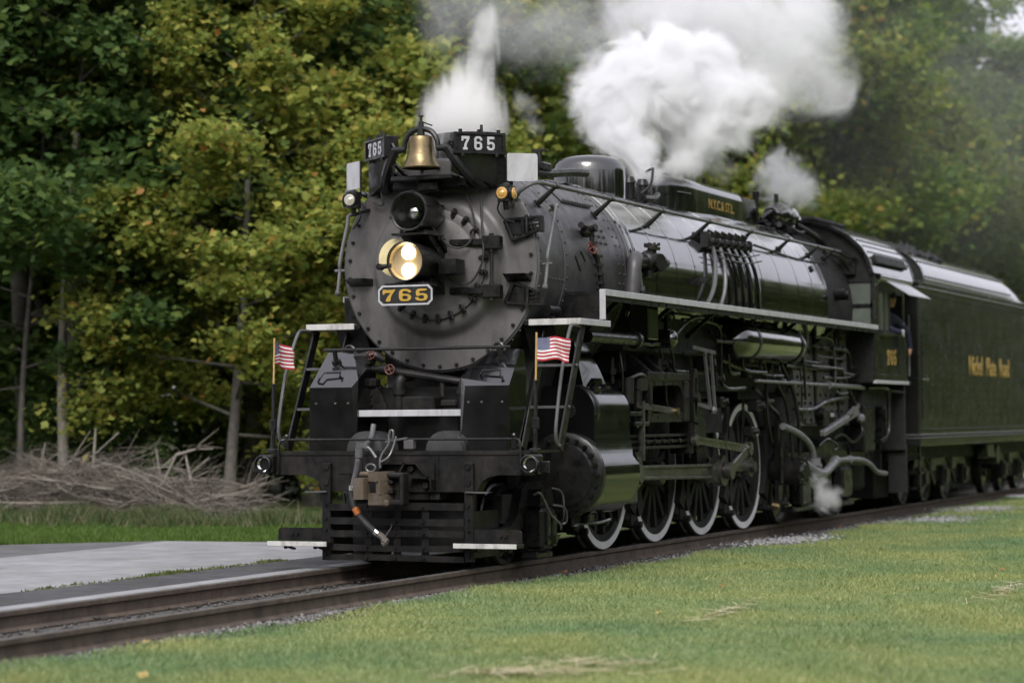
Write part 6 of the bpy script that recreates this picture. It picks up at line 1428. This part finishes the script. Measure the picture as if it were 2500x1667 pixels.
# wood across the lawn, behind the camera (seen in the boiler's reflections)
C = []
spots = [(4+rng.uniform(50, 64)*math.cos(R(q)), -4+rng.uniform(50, 64)*math.sin(R(q))) for q in np.arange(-140, 30, 3.2)]+[(rng.uniform(24, 34), y) for y in np.arange(18, 270, 3.4)]
for cx, cyy in spots:
    n = 440; top = rng.uniform(13, 18); q = rng.normal(0, 1, (n, 3))*np.array([2.0, 2.0, 0])+np.array([cx, cyy, 0]); q[:, 2] = rng.random(n)**.85*top; C.append(q)
C = np.concatenate(C); V, F_ = leaves(C, 1.5, .3)
o = fastmesh('distant_wood', V, F_, island_mat('olive_wood_leaf', [(0, (.066, .105, .022)), (.5, (.115, .165, .034)), (1, (.18, .225, .05))], .4, .6)); tag(o, 'far-off wood across the lawn reflected in the boiler jacket', 'wood', kind='stuff')
# brush pile
twm = island_mat('dead_twig', [(0, (.075, .063, .05)), (.5, (.16, .14, .116)), (1, (.29, .262, .23))], 0, .9)
bp_ = empty('brush_pile', (-10.5, 8.3, -.1), label='long heap of dead grey-brown branches at the edge of the wood', cat='brush pile')
def pile_h(x): return float(np.interp(x, [-17, -15, -13.0, -11.6, -10.2, -9.0, -7.6], [.5, .85, .85, .95, .75, .25, .1]))
def twig(b, i, big=False):
    x = rng.uniform(-16.8, -9.0); yb = float(np.interp(x, [-16, -13.4, -10.4, -7.7], [10.6, 8.6, 8.2, 7.4]))+rng.uniform(-.1, 1.0); z = rng.uniform(0, pile_h(x)*.9)
    a = rng.normal(0, .5)+(math.pi if rng.random() < .4 else 0); tilt = rng.normal(.05, .22)-.12*np.sign(math.cos(a))*(x+11.5)/4; L_ = rng.uniform(.9, 1.9) if big else rng.uniform(.4, 1.4)
    d = Vector((math.cos(a), math.sin(a)*.5, tilt)).normalized(); p0 = Vector((x+10.5, yb-8.3, z)); cvv = Vector(rng.normal(0, .13, 3))*L_
    p1 = p0+d*L_*.5+cvv; p2 = p0+d*L_; r0 = rng.uniform(.018, .034) if big else rng.uniform(.004, .013)
    for q in (p0, p1, p2): q.z = max(q.z, .02)
    b.tube([p0, p1, p2], [r0, r0*.7, r0*.3], 5 if big else 4, 2, caps=False)
    for k in range(5 if big else 3):
        t = rng.uniform(.3, .9); s = p0.lerp(p2, t)+cvv*.6; e = s+(d+Vector(rng.normal(0, .5, 3))).normalized()*L_*rng.uniform(.2, .45); e.z = max(e.z, .02); b.tube([s, e], [r0*.45, r0*.15], 4, 1, caps=False)
b = MB()
for i in range(1900): twig(b, i)
o = b.build('twig_mass', twm, bp_, 0); o['kind'] = 'stuff'
for i in range(46):
    b = MB(); twig(b, i, True); b.build('branch', twm, bp_, 40)
for x, y, h, ln in ((-12.1, 9.2, 1.55, .12), (-9.6, 8.6, 1.1, -.25), (-10.4, 8.9, 1.2, -.2), (-13.5, 9.5, 1.3, .3)):
    b = MB().tube([(x+10.5, y-8.3, 0), (x+10.5+ln*.5, y-8.3, h*.5), (x+10.5+ln, y-8.3, h)], [.035, .03, .015], 6); b.tube([(x+10.5+ln*.7, y-8.3, h*.7), (x+10.9+ln, y-8.2, h*.95)], .012, 5); b.build('upright_snag', barkp, bp_, 40)

# ================================================================== STEAM
def steam(name, spheres, label, rho, col, soft=.22, amp=.35, nscale=1.6, detail=5, pad=1.22, k=.25, nrough=.62, aniso=.0, stretch=(1, 1, 1)):
    S_ = [(Vector(c), r) for c, r in spheres]; o0 = S_[0][0]
    bm = bmesh.new()
    for c, r in S_: bmesh.ops.create_icosphere(bm, subdivisions=2, radius=r*pad+soft*.5+amp*.25, matrix=Matrix.Translation(c-o0))
    me = bpy.data.meshes.new(name); bm.to_mesh(me); bm.free()
    ob = bpy.data.objects.new(name, me); COL.objects.link(ob); ob.location = o0
    md = ob.modifiers.new('r', 'REMESH'); md.mode = 'VOXEL'; md.voxel_size = max(.03, min(r for _, r in S_)*.35)
    dg = bpy.context.evaluated_depsgraph_get(); dg.update(); me2 = bpy.data.meshes.new_from_object(ob.evaluated_get(dg)); ob.modifiers.clear(); ob.data = me2; me2.name = name
    m = bpy.data.materials.new(name+'_vapour'); m.use_nodes = True; t = m.node_tree; N = t.nodes; L = t.links; N.remove(N['Principled BSDF'])
    tc = N.new('ShaderNodeTexCoord')
    def M(op, a, b2=None, c2=None):
        n = N.new('ShaderNodeMath'); n.operation = op
        for i, v in enumerate((a, b2, c2)):
            if v is None: continue
            if isinstance(v, (int, float)): n.inputs[i].default_value = v
            else: L.new(v, n.inputs[i])
        return n.outputs[0]
    dcur = None
    for c, r in S_:
        vd = N.new('ShaderNodeVectorMath'); vd.operation = 'DISTANCE'; L.new(tc.outputs['Object'], vd.inputs[0]); vd.inputs[1].default_value = c-o0
        d = M('SUBTRACT', vd.outputs['Value'], r)
        dcur = d if dcur is None else M('SMOOTH_MIN', dcur, d, k)
    mp = N.new('ShaderNodeMapping'); mp.inputs['Scale'].default_value = stretch; L.new(tc.outputs['Object'], mp.inputs[0])
    nz = N.new('ShaderNodeTexNoise'); nz.inputs['Scale'].default_value = nscale; nz.inputs['Detail'].default_value = detail; nz.inputs['Roughness'].default_value = nrough; nz.inputs['Distortion'].default_value = 1.0; L.new(mp.outputs[0], nz.inputs['Vector'])
    dis = M('MULTIPLY', M('SUBTRACT', nz.outputs['Fac'], .5), amp*3.2)
    dn = M('ADD', dcur, dis)
    q = N.new('ShaderNodeMapRange'); q.interpolation_type = 'SMOOTHSTEP'; L.new(dn, q.inputs['Value']); q.inputs['From Min'].default_value = soft*.4; q.inputs['From Max'].default_value = -soft; q.inputs['To Min'].default_value = 0; q.inputs['To Max'].default_value = rho
    pv_ = N.new('ShaderNodeVolumePrincipled'); pv_.inputs['Color'].default_value = (*col, 1); pv_.inputs['Anisotropy'].default_value = aniso; L.new(q.outputs[0], pv_.inputs['Density'])
    L.new(pv_.outputs[0], N['Material Output'].inputs['Volume'])
    me2.materials.clear(); me2.materials.append(m)
    tag(ob, label, 'steam', 'steam and smoke from the locomotive', 'stuff')
    return ob
W1 = (.962, .962, .975)
steam('safety_valve_steam', [((0.14, 3.4, 4.82), 0.15), ((0.02, 3.5, 5.08), 0.28), ((-0.28, 3.6, 5.4), 0.36), ((-0.52, 3.6, 5.67), 0.35), ((-0.62, 3.7, 5.99), 0.28), ((-0.22, 3.8, 5.83), 0.5), ((-0.1, 4.0, 6.23), 0.5), ((0.23, 4.3, 6.51), 0.41), ((0.2, 4.2, 5.88), 0.56), ((0.47, 4.5, 5.45), 0.47), ((0.69, 4.8, 5.86), 0.51), ((0.93, 5.0, 5.48), 0.3), ((0.38, 4.2, 5.04), 0.25), ((1.06, 5.2, 5.86), 0.33), ((0.53, 4.9, 6.4), 0.45)], 'dense bright white steam cloud billowing above the dome and sand box', 11.0, W1, .18, .44, 1.9, 10, nrough=.72, pad=1.3, k=.16)
steam('drifting_steam', [((-0.71, 5.0, 7.04), 0.37), ((-0.39, 5.4, 7.26), 0.52), ((-0.01, 6.2, 7.42), 0.66), ((0.45, 6.8, 7.16), 0.69), ((0.92, 7.2, 6.93), 0.63), ((1.26, 7.6, 6.58), 0.48), ((1.53, 7.8, 6.3), 0.32), ((0.78, 7.0, 6.4), 0.51), ((1.21, 7.6, 7.48), 0.61), ((0.57, 6.4, 6.28), 0.44), ((-0.89, 4.6, 6.63), 0.24)], 'paler grey-white steam drifting out of the top of the picture', 3.2, (.955, .955, .968), .48, .58, 1.3, 10, nrough=.72)
steam('steam_wisp', [((0.48, 5.6, 5.05), 0.18), ((0.33, 5.6, 5.3), 0.18), ((0.54, 5.6, 4.89), 0.11)], 'thin wisp of steam hanging over the sand box', 1.6, W1, .2, .3, 2.0, 5)
steam('stack_exhaust', [((-0.08, -2.0, 4.86), 0.43), ((-0.05, -2.0, 5.06), 0.32), ((0.05, -2.0, 5.27), 0.22), ((0.12, -2.0, 5.52), 0.15), ((0.18, -2.0, 5.76), 0.12), ((0.22, -2.0, 6.0), 0.1)], 'white exhaust rising and narrowing above the smokestack', 6.0, (.975,.97,.965), .16, .26, 2.6, 8, stretch=(1.5, 1.5, .4))
steam('stack_smoke', [((-0.53, -1.4, 6.04), 0.35), ((-0.12, -1.2, 6.19), 0.45), ((0.24, -0.6, 6.15), 0.46), ((0.48, 0.2, 6.36), 0.42), ((-0.45, -1.2, 6.47), 0.4), ((-0.39, -1.6, 5.6), 0.2)], 'thin grey smoke spreading above the stack exhaust', 0.7, (.8, .8, .82), .5, .7, 1.0, 6)
steam('generator_steam', [((0.44, 9.0, 5.1), 0.32), ((0.27, 9.0, 5.27), 0.2), ((0.66, 9.2, 5.04), 0.24), ((0.41, 9.0, 5.47), 0.15), ((0.4, 8.9, 4.82), 0.11), ((0.23, 9.0, 5.01), 0.16)], 'small white puff of steam above the generator ahead of the cab', 4.0, W1, .16, .36, 2.6, 8, nrough=.7)
steam('dome_steam', [((-0.11, 3.2, 4.65), 0.07), ((0.18, 3.3, 4.73), 0.13), ((0.33, 3.4, 4.74), 0.09)], 'little steam leak behind the round dome', 6.0, W1, .08, .12, 4.0, 5)
steam('stack_wisp', [((0.23, -1.0, 5.18), 0.13), ((0.28, -0.8, 4.95), 0.1)], 'faint wisps of steam right of the number board', 1.4, W1, .1, .2, 3.0, 5)
steam('smoke_veil', [((-5.5, 42, 9.5), 5.0), ((-5.5, 52, 12), 6.5), ((-5.5, 64, 13), 7.5), ((-5, 34, 11), 3.5)], 'thin bluish smoke veiling the trees above the tender', .011, (.82, .84, .88), 4.0, 3.0, .14, 4, pad=1.15, k=3.0)
steam('blow_down_steam', [((1.4, 7.15, 0.66), 0.07), ((1.42, 7.4, 0.38), 0.14), ((1.42, 7.25, 0.52), 0.09), ((1.42, 7.65, 0.3), 0.12), ((1.42, 8.1, 0.38), 0.09)], 'steam puff leaking beside the trailing truck', 4.5, W1, .12, .22, 3.5, 7)
